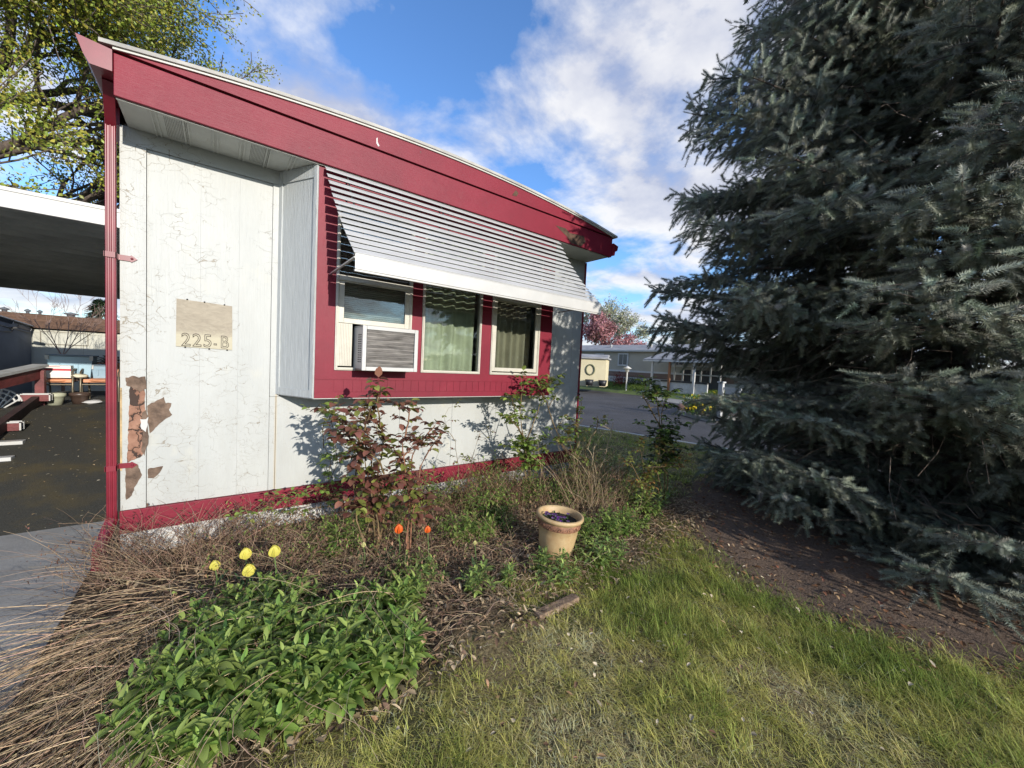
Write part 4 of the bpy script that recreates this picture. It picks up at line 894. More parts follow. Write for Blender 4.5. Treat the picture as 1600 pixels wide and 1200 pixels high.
V, F, _ = join([(V1, F1, np.zeros(len(V1))), (V2, F2, np.zeros(len(V2))), (V3, F3, np.zeros(len(V3)))])
np_mesh('trunk', V, F, simple('dark_spruce_bark', (.065, .05, .042), .95, var=.3, vs=20), spr, smooth=True)
# dead inner twigs
n = 1800; a = rng.uniform(R(60), R(270), n); zz_ = rng.uniform(.3, 5.8, n); r0 = rng.uniform(.3, .72, n)*spruce_R(zz_)
P = SC+np.stack([np.cos(a)*r0, np.sin(a)*r0, zz_], -1); D = unit(np.stack([np.cos(a), np.sin(a), rng.uniform(-.5, .3, n)], -1)+rng.normal(0, .5, (n, 3))); L = rng.uniform(.2, .55, n)[:, None]
V, F, _ = tubes(np.stack([P, P+D*L*.5+rng.normal(0, .03, (n, 3)), P+D*L+[0, 0, -.05]], 1), .004, .0015, 3); np_mesh('dead_twigs', V, F, M_TWIG, spr)

# ------------------------------------------------------------------ lawn grass
def grass(n, xr, yr, keep, hmin, hmax, wd, name, clump=.0):
    x = rng.uniform(*xr, n); y = rng.uniform(*yr, n)
    if clump:                                                          # gather part of the blades into tufts
        k = int(n*clump); nc = max(1, k//28); cx = rng.uniform(*xr, nc); cy = rng.uniform(*yr, nc); ci = rng.integers(0, nc, k)
        x[:k] = cx[ci]+rng.normal(0, .022, k); y[:k] = cy[ci]+rng.normal(0, .022, k)
    tone = np.ones(n); shift = np.zeros(n); dirn = rng.uniform(0, 6.28, n)
    if clump: tone[:k] = rng.uniform(.6, 1.3, nc)[ci]; shift[:k] = rng.normal(0, .2, nc)[ci]; dirn[:k] = rng.uniform(0, 6.28, nc)[ci]+rng.normal(0, .9, k)
    m = keep(x, y); x, y, tone, shift, dirn = x[m], y[m], tone[m], shift[m], dirn[m]; n = len(x)
    patchn = .5+.25*np.sin(2.1*x+1.3*y+.4)+.2*np.sin(4.7*x-3.1*y+2)+.16*np.sin(8.9*x+7.3*y)+.1*np.sin(17*x-13*y)
    right = np.clip((x-1.9)*.10+(y-.2)*.04, -.24, .11)
    g_ = np.clip(patchn+right+shift+rng.normal(0, .13, n), 0, 1)[:, None]    # 0 straw, 1 fresh
    straw, fresh, yel = np.array([.76, .64, .34]), np.array([.24, .315, .065]), np.array([.58, .54, .16])
    c = np.where(g_ < .42, straw*(1-g_/.42)+yel*(g_/.42), yel*(1-(g_-.42)/.58)+fresh*((g_-.42)/.58))*tone[:, None]*(1+rng.normal(0, .16, (n, 1)))
    dead = rng.random(n) < .27; c[dead] = straw*(1+rng.normal(0, .18, (dead.sum(), 1)))
    a = dirn; lean = rng.uniform(.15, 1.0, n)+(1-g_[:, 0])*.9+dead*rng.uniform(.5, 5, n); D = np.stack([np.cos(a)*lean, np.sin(a)*lean, np.ones(n)], -1)
    L = rng.uniform(hmin, hmax, n)*(.65+.55*g_[:, 0]); P = np.stack([x, y, gz(x, y)-.004], -1)
    V, F, per = leaves(P, D, L, wd*rng.uniform(.6, 1.25, n), rng.uniform(.1, 1.3, n), .12, 'grass', 4)
    o = np_mesh(name, V, F, M_GRASS, None, np.repeat(c.clip(.01, .7), per, axis=0)); return o
def k1(x, y):
    f = y-bed_line(x)-.25*np.sin(3.7*x+1)-.12*np.sin(9*x)+rng.normal(0, .16, len(x)); e = in_mulch(x, y)+rng.normal(0, .10, len(x))
    bare = np.sin(6.1*x+2.3*y)*np.sin(4.3*y-5.2*x+1.1)+rng.normal(0, .35, len(x)); return (f < 0) & (e > 1.08) & (x < kerbx(y)-.1) & (bare > -1.05)
tag(grass(260000, (.15, 3.9), (-.35, 2.3), k1, .03, .08, .0040, 'grass', .75), 'patchy green and straw-coloured lawn grass in the foreground', 'grass', kind='stuff')
tag(grass(42000, (.5, 3.9), (-.35, 1.9), k1, .06, .13, .0046, 'tufted_grass', .97), 'taller yellow-green grass tufts standing up through the short lawn', 'grass', kind='stuff')
def k2(x, y):
    e = in_mulch(x, y)+rng.normal(0, .12, len(x)); inside = (x < 4.15) & (y > 3.4); return (e > 1.05) & (x < kerbx(y)-.12) & ((x > 4.05+.35*rng.random(len(x))) | ((x > 3.5) & (y > 2.3) & (rng.random(len(x)) < .3))) & ~inside
tag(grass(75000, (3.4, 9.0), (1.6, 13), k2, .07, .15, .009, 'verge_grass', .4), 'longer green grass between the home and the street kerb', 'grass', kind='stuff')
q = rng.uniform([22.4, 10], [25.1, 24], (9000, 2)); zf = np.interp(q[:, 0], [21.55, 22.3, 24.6, 60], [-.112, .05, .45, .5])
V, F, per = leaves(np.column_stack([q, zf]), rng.normal(0, .4, (9000, 3))+[0, 0, 1], rng.uniform(.08, .2, 9000), np.full(9000, .03), .4, .1, 'grass', 3)
tag(np_mesh('yard_grass', V, F, M_GRASS, None, vtint(9000, per, (.14, .21, .04), .2)), 'short green lawn grass in front of the far beige home', 'grass', kind='stuff')
n = 420; x = rng.uniform(.4, 3.6, n); y = rng.uniform(-.3, 1.7, n); a = rng.uniform(0, 6.28, n)
V, F, per = leaves(np.stack([x, y, gz(x, y)+rng.uniform(.01, .035, n)], -1), np.stack([np.cos(a), np.sin(a), rng.uniform(-.2, .4, n)], -1), rng.uniform(.012, .04, n), rng.uniform(.006, .02, n), rng.uniform(-.6, 1.2, n), .3, 'oval', 4)
tag(np_mesh('lawn_litter', V, F, M_DRY, None, vtint(n, per, (.28, .18, .10), .35, (.5, .42, .3), .4)), 'odd dry leaves and scraps lying in the lawn grass', 'leaf litter', kind='stuff')
# leaf litter under the spruce and in the bed
n = 2600; x = rng.uniform(2.9, 6.5, n); y = rng.uniform(-.9, 2.7, n); m = in_mulch(x, y) < 1.25; x, y = x[m], y[m]; n = len(x); a = rng.uniform(0, 6.28, n)
V, F, per = leaves(np.stack([x, y, gz(x, y)+.008], -1), np.stack([np.cos(a), np.sin(a), rng.uniform(-.1, .35, n)], -1), rng.uniform(.018, .055, n), rng.uniform(.012, .034, n), rng.uniform(-.6, .9, n), .3, 'oval', 4)
tag(np_mesh('leaf_litter', V, F, M_DRY, None, vtint(n, per, (.20, .105, .06), .3, (.33, .22, .13), .3)), 'scattered dry brown leaves on the bare earth under the spruce', 'leaf litter', kind='stuff')
n = 9000; x = rng.uniform(-.6, 4.3, n); y = rng.uniform(1.5, 3.7, n); m = (y > bed_line(x)-.12); x, y = x[m], y[m]; n = len(x); a = rng.uniform(0, 6.28, n)
V, F, per = leaves(np.stack([x, y, gz(x, y)+rng.uniform(.004, .05, n)], -1), np.stack([np.cos(a), np.sin(a), rng.uniform(-.2, .5, n)], -1), rng.uniform(.018, .06, n), rng.uniform(.008, .026, n), rng.uniform(-.6, 1.2, n), .3, 'oval', 4)
tag(np_mesh('bed_litter', V, F, M_DRY, None, vtint(n, per, (.22, .145, .09), .35, (.42, .32, .2), .35)), 'dead leaves and plant scraps covering the soil of the planting bed', 'leaf litter', kind='stuff')
# leafy weeds and upright dead stalks between the clumps
# dead stems tangle across the bed
def strands(n, P, D, L, bend, r0, base, var, m=7, wig=.06, sag=.3):
    t = np.linspace(0, 1, m); D = unit(D); S = unit(np.cross(D, [0, 0, 1.])); PL = np.zeros((n, m, 3)); w1 = rng.normal(0, wig, (n, 1)); ph = rng.uniform(0, 6.28, (n, 1))
    PL = P[:, None]+D[:, None]*(L[:, None]*t)[..., None]+S[:, None]*(L[:, None]*(bend[:, None]*t**2+w1*np.sin(ph+6*t)-w1*np.sin(ph)))[..., None]
    PL[..., 2] -= sag*L[:, None]*t**2; PL[..., 2] = np.maximum(PL[..., 2], gz(PL[..., 0], PL[..., 1])+.006+.04*rng.random((n, 1))); 
    V, F, per = tubes(PL, r0, r0*.45, 3); return V, F, vtint(n, per, base, var)
n = 4200; x = rng.uniform(-.1, 4.3, n); y = bed_line(x)+.05+rng.random(n)**1.0*(3.55-bed_line(x)); a = rng.uniform(0, 6.28, n)
V, F, T = strands(n, np.stack([x, y, gz(x, y)], -1), np.stack([np.cos(a), np.sin(a), rng.uniform(.1, 1.6, n)], -1), rng.uniform(.10, .34, n), rng.normal(0, .2, n), rng.uniform(.0009, .0022, n), (.40, .30, .20), .3, sag=.5)
tag(np_mesh('dead_stem_tangle', V, F, M_DRY, None, T), 'tangle of thin dead brown stems through the planting bed', 'dead stems', kind='stuff')
# ------------------------------------------------------------------ fallen dry clump at the left corner of the bed
def dry_clump(cx, cy, n, az, azs, lmin, lmax, base, label, rise=(.1, .9), rad=.16, r=(.0011, .0026), group=None, sag=.45, leafn=0):
    c = empty('dry_grass_clump', (cx, cy, 0), label, 'dry grass', group)
    a = rng.normal(az, azs, n); rr_ = rng.normal(0, rad, (n, 2)); P = np.column_stack([cx+rr_[:, 0], cy+rr_[:, 1], np.full(n, .01)]); D = np.stack([np.cos(a), np.sin(a), rng.uniform(*rise, n)], -1)
    L = rng.uniform(lmin, lmax, n); V, F, T = strands(n, P, D, L, rng.normal(0, .24, n), rng.uniform(*r, n), base, .42, 9, .055, sag)
    np_mesh('stems', V, F, M_DRY, c, T)
    if leafn:
        i = rng.integers(0, n, leafn); t = rng.uniform(.35, 1, leafn); Pl = P[i]+unit(D[i])*(L[i]*t)[:, None]; Pl[:, 2] -= sag*L[i]*t**2; Pl[:, 2] = np.maximum(Pl[:, 2], .02)
        V, F, per = leaves(Pl, rng.normal(0, 1, (leafn, 3)), rng.uniform(.012, .035, leafn), rng.uniform(.004, .011, leafn), rng.uniform(0, 1.5, leafn), .3, 'lance', 3); np_mesh('withered_leaves', V, F, M_DRY, c, vtint(leafn, per, (.13, .075, .055), .3))
    return c
STR = (.46, .345, .225); DK = (.32, .225, .155)
dry_clump(-.20, 2.72, 480, R(238), .48, .35, .85, STR, 'big heap of straw-brown dead stems flopped over the concrete edge', (.12, .8), .17, sag=.35)
dry_clump(-.16, 2.2, 600, R(244), .45, .35, .9, STR, 'low heap of bleached dead stalks nearest the camera at lower left', (.05, .6), .18, sag=.3)
dry_clump(-.38, 3.35, 260, R(150), 1.1, .3, .75, DK, 'dark wiry dead plant leaning on the crimson downspout', (.5, 2.2), .12, (.001, .002), sag=.3, leafn=700)
dry_clump(-.02, 3.42, 300, R(60), 1.6, .25, .62, DK, 'dark twiggy dead plant against the white skirting by the corner', (.8, 2.6), .17, (.001, .002), sag=.3, leafn=1300)
dry_clump(.42, 3.15, 150, R(250), 1.5, .2, .48, DK, 'sparse brown dead stalks behind the yellow tulips', (.9, 3), .14, (.001, .0022), sag=.3, leafn=420)
dry_clump(2.45, 3.25, 170, R(250), 1.7, .2, .5, (.30, .19, .12), 'rusty dead foliage heap behind the cream pot', (.7, 2.5), .18, (.001, .002), sag=.3, leafn=1600)
dry_clump(1.75, 3.35, 110, R(250), 1.7, .2, .42, (.30, .18, .12), 'rusty brown dead foliage under the bay window', (.7, 2.5), .15, (.001, .002), sag=.3, leafn=900)
dry_clump(3.05, 2.55, 200, R(30), .8, .25, .62, (.30, .22, .14), 'tan dead stems fanning out right of the cream pot', (.7, 2.2), .13, (.001, .0024), sag=.2, leafn=120)
dry_clump(3.15, 2.75, 130, R(80), 1.6, .4, 1.0, (.34, .25, .16), 'tallest dead twiggy stems, right of and behind the cream pot', (1.2, 3.2), .2, (.0012, .0026), sag=.12, leafn=600)
dry_clump(2.3, 3.4, 170, R(250), 1.8, .3, .65, (.34, .22, .14), 'rusty dead stems against the red trim between two green clumps', (1.0, 3), .2, (.001, .002), sag=.2, leafn=1500)
dry_clump(1.2, 3.3, 140, R(250), 1.8, .25, .55, (.32, .21, .14), 'brown dead stems against the skirting behind the tallest rose', (1.0, 3), .2, (.001, .002), sag=.2, leafn=900)
dry_clump(3.55, 2.75, 170, R(60), 1.5, .3, .8, (.28, .20, .13), 'tall tan dead stems at the right corner of the home', (.9, 2.6), .16, (.001, .0024), sag=.2, leafn=350)
dry_clump(1.15, 2.45, 190, R(250), 1.6, .15, .42, (.30, .21, .14), 'short tangled dead stalks beneath the orange tulips', (.4, 1.8), .25, (.001, .002), sag=.35, leafn=700)
dry_clump(.55, 2.65, 190, R(250), 1.6, .15, .45, (.32, .23, .15), 'short tangled dead stalks right of the yellow tulips', (.4, 1.8), .25, (.001, .002), sag=.35, leafn=500)
dry_clump(.5, 2.4, 120, R(228), .5, .35, .85, STR, 'long pale dead stalks arching over the largest leafy clump', (.5, 1.3), .3, (.0012, .0026), sag=.45)
# ------------------------------------------------------------------ green leafy clumps
GRN = (.19, .29, .062); GRL = (.33, .42, .11); GRB = (.19, .28, .08)
def clump(cx, cy, rx, ry, n_st, h, leaf_l, label, col=GRN, alt=GRL, group='leafy green clumps in the bed', per_st=11, lw=.33, name='leafy_clump'):
    c = empty(name, (cx, cy, 0), label, 'plant', group)
    a = rng.uniform(0, 6.28, n_st); r_ = np.sqrt(rng.random(n_st)); x = cx+rx*r_*np.cos(a); y = cy+ry*r_*np.sin(a); hh = h*(1-.45*r_**2)*rng.uniform(.7, 1.2, n_st)
    lean = np.stack([np.cos(a)*r_*.5+rng.normal(0, .15, n_st), np.sin(a)*r_*.5+rng.normal(0, .15, n_st), np.ones(n_st)], -1); lean = unit(lean)
    P = np.stack([x, y, gz(x, y)], -1); t = np.linspace(0, 1, 4); V, F, _ = tubes(P[:, None]+lean[:, None]*(hh[:, None]*t)[..., None], .0032, .0015, 4); np_mesh('stems', V, F, M_LEAF, c, np.tile([.10, .15, .045], (len(V), 1)))
    k = np.tile(np.arange(per_st), n_st); i = np.repeat(np.arange(n_st), per_st); tt = .25+.75*k/(per_st-1); az = k*2.4+np.repeat(rng.uniform(0, 6.28, n_st), per_st)
    B = P[i]+lean[i]*(hh[i]*tt)[:, None]; el = np.interp(tt, [.25, .8, 1], [.15, .55, 1.7])+rng.normal(0, .12, len(i)); D = np.stack([np.cos(az), np.sin(az), el], -1)+lean[i]*.2
    L = leaf_l*np.interp(tt, [.25, .7, 1], [1.0, 1.05, .55])*rng.uniform(.6, 1.3, len(i)); V, F, per = leaves(B, D, L, L*lw*rng.uniform(.85, 1.15, len(i)), np.interp(tt, [0, 1], [1.25, .5])*rng.uniform(.6, 1.3, len(i)), .22, 'lance', 6)
    np_mesh('leaves', V, F, M_LEAF, c, vtint(len(i), per, col, .2, alt, .35), smooth=True); return c
clump(.16, 1.98, .42, .32, 185, .27, .092, 'largest lush green clump with lance-shaped leaves at the lower left')
clump(.52, 1.80, .26, .20, 85, .23, .09, 'lush green lance-leaved clump on the grass edge right of the largest one')
clump(.70, 2.12, .28, .18, 46, .20, .085, 'green leafy clump between the dead stems and the lawn')
clump(.14, 2.42, .30, .20, 75, .22, .08, 'green leafy clump below the yellow tulips')
for x, y, rx, ry, n_, h, lb in [(1.66, 2.72, .20, .16, 34, .20, 'bushy green clump just right of the orange tulips'), (1.98, 2.78, .18, .14, 26, .18, 'small bushy green clump left of the cream pot'), (1.42, 1.98, .15, .12, 20, .14, 'low green sprig at the lawn edge below the pot'), (1.85, 1.86, .16, .13, 22, .17, 'green sprig in front of the cream pot'),
        (2.42, 1.92, .18, .15, 30, .17, 'green clump at the right foot of the cream pot'), (2.72, 2.15, .20, .16, 30, .18, 'green clump behind the right side of the pot'), (3.02, 2.12, .20, .15, 34, .20, 'bright green clump at the bare-earth corner'), (2.10, 3.05, .20, .14, 30, .26, 'tall green clump against the skirting under the bay'),
        (1.05, 2.35, .20, .16, 24, .13, 'sparse green sprigs among dead stems below the orange tulips'), (3.35, 2.75, .28, .2, 44, .26, 'dark green clump at the right corner of the home'), (2.75, 3.15, .18, .12, 22, .25, 'green clump behind the cream pot near the home corner'), (.75, 3.05, .22, .16, 28, .20, 'green clump under the purple-leaved rose'), (3.1, 2.85, .25, .16, 34, .26, 'mid green leafy clump between the bare rose and the home corner'), (3.6, 2.3, .26, .18, 40, .26, 'green leafy clump on the bare earth edge below the tall dark rose'), (3.95, 2.55, .3, .22, 50, .30, 'dark leafy clump at the foot of the tall dark green rose'), (4.25, 3.0, .35, .25, 50, .32, 'bushy green growth beside the verge grass past the home corner'), (2.55, 3.42, .22, .13, 34, .30, 'leafy green growth against the red trim under the right end of the bay'), (1.75, 3.42, .2, .13, 28, .28, 'leafy green growth against the skirting under the middle window'), (3.45, 3.15, .26, .18, 40, .34, 'tall leafy green growth at the right corner of the white wall'), (1.3, 3.3, .22, .14, 30, .24, 'leafy green growth against the skirting behind the orange tulips')]:
    h = h*1.45 if y > 2.95 else h*1.15
    clump(x, y, rx, ry, n_, h, .062 if h < .24 else .07, lb, GRB if h < .2 else GRN)
n = 1500; x = rng.uniform(-.1, 4.2, n); f_ = rng.random(n)**.6; y = bed_line(x)+.2+f_*(3.55-bed_line(x)-.2); m = (np.hypot(x-2.12, y-2.1) > .28); x, y = x[m], y[m]; n = len(x)
P = np.stack([x, y, gz(x, y)], -1); D = np.stack([rng.normal(0, .45, n), rng.normal(0, .45, n), np.ones(n)], -1); L = rng.uniform(.14, .44, n)*(.6+.6*np.clip((y-1.9)/1.4, 0, 1))
V, F, T = strands(n, P, D, L, rng.normal(0, .25, n), rng.uniform(.0009, .0019, n), (.36, .26, .17), .3, sag=.12); nl_ = 8000; i = rng.integers(0, n, nl_); t = rng.uniform(.25, 1, nl_); Pl = P[i]+unit(D[i])*(L[i]*t)[:, None]; Pl[:, 2] -= .12*L[i]*t**2
V2, F2, p2_ = leaves(Pl, rng.normal(0, 1, (nl_, 3)), rng.uniform(.012, .034, nl_), rng.uniform(.005, .014, nl_), rng.uniform(0, 1.4, nl_), .3, 'oval', 4); dry_ = rng.random(nl_) < .55
T2 = np.where(dry_[:, None], [.27, .16, .10], [.17, .23, .06])*(1+rng.normal(0, .25, (nl_, 1))); V, F, T = join([(V, F, T), (V2, F2, np.repeat(T2.clip(.01, .8), p2_, axis=0))])
tag(np_mesh('bed_undergrowth', V, F, M_DRY, None, T), 'mixed undergrowth of dead stalks and small green weeds filling the planting bed', 'undergrowth', kind='stuff')
# ------------------------------------------------------------------ roses
def rose(base, canes, lf, label, col, alt, altp, seed, name='rose_bush', group=None, r0=.0075, twigp=.9, size=.046, stemmat=None):
    rd = random.Random(seed); base = np.asarray(base, float); c = empty(name, tuple(base), label, 'rose bush', group); lines = []; LP, LD = [], []
    def cane(p, q, r, lvl):
        p = np.asarray(p, float); q = np.asarray(q, float); L = np.linalg.norm(q-p); m = 7; o = np.array([rd.gauss(0, .06), rd.gauss(0, .06), .05])*L
        pts = np.array([p+(q-p)*t+o*math.sin(math.pi*t)+np.array([rd.gauss(0, .012), rd.gauss(0, .012), 0])*L*(t > 0) for t in np.linspace(0, 1, m)]); lines.append((pts, r))
        n = int(L/(.062 if lvl else .066))
        for k in range(n):
            t = rd.uniform(.45 if lvl == 0 else .15, 1); i = min(int(t*(m-1)), m-2); pp = pts[i]+(pts[i+1]-pts[i])*(t*(m-1)-i)
            if lvl < 2 and rd.random() < twigp*.42:
                d = np.array([rd.gauss(0, 1), rd.gauss(0, .7), rd.uniform(.0, 1.1)]); d /= np.linalg.norm(d); cane(pp, pp+d*rd.uniform(.08, .24)*(1 if lvl == 0 else .6), r*.5, lvl+1)
            elif rd.random() < lf: LP.append(pp); d = np.array([rd.gauss(0, 1), rd.gauss(0, 1), rd.uniform(-.2, .8)]); LD.append(d/np.linalg.norm(d))
        for k in range(2 if rd.random() < lf else 0): LP.append(pts[-1]); d = np.array([rd.gauss(0, 1), rd.gauss(0, 1), rd.uniform(.1, 1)]); LD.append(d/np.linalg.norm(d))
    for cn in canes:
        p0 = base+np.array([rd.gauss(0, .02), rd.gauss(0, .02), 0]); pr = p0
        for q in cn: cane(pr, q, r0, 0); pr = np.asarray(q, float)
    V, F, _ = tubes(np.array([l[0] for l in lines]), np.array([l[1] for l in lines]), np.array([l[1]*.5 for l in lines]), 6); np_mesh('canes', V, F, stemmat or M_STEM, c, smooth=True)
    LP = np.array(LP); LD = np.array(LD); n = len(LP); S = unit(np.cross(LD, [0, 0, 1.])); ln = rng.uniform(.05, .085, n)      # five leaflets on a stalk
    B, D, W_ = [], [], []
    for f, sg, sc in [(1, 0, 1.1), (.72, 1, .95), (.72, -1, .95), (.42, 1, .8), (.42, -1, .8)]:
        m = rng.random(n) < .9; B.append((LP+LD*(ln*f)[:, None])[m]); D.append((LD*(1 if sg == 0 else .45)+S*sg+[0, 0, -.15])[m]); W_.append((sc*rng.uniform(.75, 1.2, n))[m])
    B = np.concatenate(B); D = np.concatenate(D); W_ = np.concatenate(W_)*size; n2_ = len(B)
    V, F, per = leaves(B, D, W_, W_*.68, rng.uniform(.2, .9, n2_), .22, 'oval', 5, rng.uniform(-.5, .5, n2_)); T = vtint(n2_, per, col, .25, alt, altp)
    Vs, Fs, _ = tubes(np.stack([LP, LP+LD*ln[:, None]*.5, LP+LD*ln[:, None]], 1), .0012, .0008, 3); V, F, T = join([(V, F, T), (Vs, Fs, np.tile([.12, .08, .04], (len(Vs), 1)))])
    np_mesh('leaves', V, F, M_LEAF, c, T, smooth=True); return c
A = lambda x, y, Y: tuple(atY(x, y, Y))
PUR = (.20, .09, .065); OLV = (.19, .21, .05); RG = (.20, .29, .06)
rose(atZ(586, 872), [[A(577, 760, 2.8), A(560, 690, 2.78), A(578, 640, 2.72)], [A(583, 770, 2.78), A(600, 690, 2.8), A(592, 615, 2.75)], [A(572, 720, 2.8), A(545, 660, 2.85)], [A(560, 710, 2.8), A(515, 640, 2.95)], [A(600, 740, 2.7), A(560, 700, 2.62)]], .95, 'tall rose bush with purple-bronze new leaves in front of the bay window', PUR, OLV, .33, 5, size=.062)
rose(atZ(634, 880), [[A(642, 790, 2.66), A(650, 700, 2.66), A(680, 665, 2.62)], [A(640, 780, 2.66), A(630, 690, 2.66), A(640, 640, 2.66)], [A(650, 760, 2.62), A(690, 680, 2.6)]], .9, 'bronze-leaved rose on two peeling brown canes right of the tallest rose', PUR, OLV, .3, 6, size=.062, stemmat=simple('peeling_red_cane', (.24, .11, .06), .7, var=.35, vs=20))
rose(A(430, 805, 3.42)[:2]+(0,), [[A(430, 815, 3.42), A(455, 780, 3.38), A(505, 760, 3.36)], [A(412, 830, 3.4), A(402, 800, 3.38)], [A(470, 800, 3.42), A(520, 790, 3.4)]], .95, 'low pale green rose sprawling along the red trim board', RG, OLV, .2, 7, r0=.004, size=.038)
rose(atZ(505, 800, .0)[:2].tolist()+[0], [[A(506, 700, 3.18), A(510, 640, 3.12), A(498, 632, 3.1)], [A(520, 650, 3.12), A(540, 640, 3.1)]], .55, 'single rose shoot with fresh green leaves below the bay corner', RG, GRL, .3, 8, r0=.004, size=.048, twigp=.4)
rose(A(725, 790, 3.1)[:2]+(0,), [[A(720, 760, 3.1), A(712, 690, 3.1), A(690, 668, 3.1)], [A(735, 740, 3.1), A(752, 672, 3.1)], [A(715, 760, 3.1), A(735, 720, 3.1)]], .45, 'thin sparse rose shoots with few leaves under the middle window', OLV, PUR, .3, 9, r0=.0032, size=.032, twigp=.6)
rose(A(828, 755, 3.2)[:2]+(0,), [[A(820, 700, 3.2), A(812, 640, 3.2), A(818, 602, 3.18)], [A(822, 690, 3.2), A(790, 650, 3.18)], [A(818, 700, 3.2), A(850, 620, 3.1), A(838, 600, 3.1)], [A(815, 680, 3.2), A(800, 620, 3.2)]], .95, 'green-leaved rose in front of the right end of the bay', RG, OLV, .3, 10, size=.055)
rose(atZ(905, 775), [[A(885, 715, 3.05), A(868, 670, 3.0), A(852, 622, 3.0)], [A(890, 720, 3.0), A(872, 690, 2.95)], [A(898, 740, 3.0), A(905, 650, 3.0), A(908, 628, 3.0)], [A(915, 700, 2.9), A(932, 650, 2.9)]], .62, 'leggy rose leaning across the right corner of the white wall', RG, (.2, .17, .05), .3, 11, size=.055)
rose(atZ(935, 790), [[A(925, 720, 2.72), A(930, 690, 2.72)], [A(932, 740, 2.7), A(918, 700, 2.7)], [A(938, 730, 2.7), A(948, 700, 2.7), A(958, 660, 2.7)], [A(920, 745, 2.75), A(895, 712, 2.75)]], .12, 'nearly bare pale-stemmed rose right of the cream pot', OLV, RG, .4, 12, r0=.0055, size=.036, stemmat=simple('bleached_cane', (.34, .27, .17), .8))
rose(atZ(1040, 792), [[A(1036, 700, 2.25), A(1030, 650, 2.25), A(1022, 600, 2.22)], [A(1038, 690, 2.25), A(1062, 665, 2.2)], [A(1034, 670, 2.25), A(1005, 612, 2.22)], [A(1034, 680, 2.25), A(1050, 610, 2.22)]], .85, 'tall dark green rose standing out against the street', (.055, .085, .025), RG, .35, 13, size=.06)
rose(atZ(1010, 800), [[A(1005, 740, 2.2), A(998, 700, 2.2)], [A(1018, 740, 2.15), A(1040, 705, 2.1), A(1075, 715, 2.05)], [A(1012, 730, 2.15), A(1055, 730, 2.1)], [A(1000, 750, 2.2), A(985, 720, 2.2)]], .9, 'low yellow-green rose in front of the tall dark one', (.19, .22, .05), (.28, .16, .05), .3, 14, r0=.0045, size=.04)
# ------------------------------------------------------------------ tulips
def tulip(px, py, base_py, kind, label, size, group):
    g0 = atZ(px, base_py); top = atY(px, py, g0[1]); c = empty('tulip', tuple(g0), label, 'tulip', group)
    b = MB(); mid = (g0+top)/2+np.array([.01, .0, 0]); b.tube([g0, mid, top-[0, 0, size*.3]], [.004, .0035, .003], 6); b.build('stem', simple_cache('tulip_stem', (.12, .19, .06)), c)
    n = 4; a = rng.uniform(0, 6.28, n); V, F, per = leaves(np.tile(g0, (n, 1)), np.stack([np.cos(a)*.5, np.sin(a)*.5, np.ones(n)], -1), rng.uniform(.11, .17, n), rng.uniform(.022, .034, n), rng.uniform(.4, .9, n), .3, 'strap', 6); np_mesh('leaves', V, F, M_LEAF, c, vtint(n, per, (.08, .15, .06), .12), smooth=True)
    op = {'yellow': .42, 'orange': .40, 'bud': .16}[kind]; col = {'yellow': (.72, .66, .14), 'orange': (.80, .17, .03), 'bud': (.66, .64, .30)}[kind]
    k = np.arange(6); az = k*math.pi/3+.2; inner = (k % 2)*.12; D = np.stack([np.cos(az)*(op*1.7-inner), np.sin(az)*(op*1.7-inner), np.ones(6)], -1); B = np.tile(top-np.array([0, 0, size*.5]), (6, 1))+np.stack([np.cos(az), np.sin(az), 0*az], -1)*size*.12
    V, F, per = leaves(B, D, np.full(6, size*1.05), np.full(6, size*.86), np.full(6, -1.0 if kind != 'bud' else -.6), .08, 'oval', 7); np_mesh('flower', V, F, M_PETAL, c, vtint(6, per, col, .06), smooth=True)
_sc = {}
def simple_cache(n, col):
    if n not in _sc: _sc[n] = simple(n, col, .5)
    return _sc[n]
GY, GO = 'yellow tulips at the corner of the bed', 'orange tulips under the rose'
for a_ in [(336, 883, 925, 'yellow', 'small yellow tulip leftmost of the yellow ones, partly behind dead stems', .060, GY), (384, 865, 925, 'yellow', 'round yellow tulip standing above another yellow tulip', .070, GY), (429, 861, 930, 'yellow', 'yellow tulip rightmost and tallest of the four at the corner', .072, GY), (389, 891, 945, 'yellow', 'ragged yellow tulip lowest of the four, directly below another', .072, GY),
           (623, 826, 880, 'orange', 'larger open orange tulip between the rose canes', .070, GO), (668, 827, 885, 'orange', 'smaller orange tulip right of the rose canes', .052, GO),
           (568, 851, 890, 'bud', 'small pale yellow tulip bud left of the rose canes', .036, 'pale tulip buds'), (742, 848, 900, 'bud', 'tiny cream tulip bud alone among the dead stems', .030, 'pale tulip buds')]: tulip(*a_)
for px, py, lb in [(735, 925, 'tuft of blue-green tulip leaves in the bare soil'), (430, 925, 'tuft of broad blue-green tulip leaves below the tallest yellow tulip'), (600, 880, 'tuft of upright tulip leaves beside the rose canes')]:
    g0 = atZ(px, py); c = empty('tulip_leaves', tuple(g0), lb, 'plant'); n = 9; a = rng.uniform(0, 6.28, n); V, F, per = leaves(np.tile(g0, (n, 1))+rng.normal(0, .015, (n, 3))*[1, 1, 0], np.stack([np.cos(a)*.5, np.sin(a)*.5, np.ones(n)], -1), rng.uniform(.10, .2, n), rng.uniform(.018, .036, n), rng.uniform(.2, .9, n), .3, 'strap', 6); np_mesh('leaves', V, F, M_LEAF, c, vtint(n, per, (.09, .16, .075), .12), smooth=True)
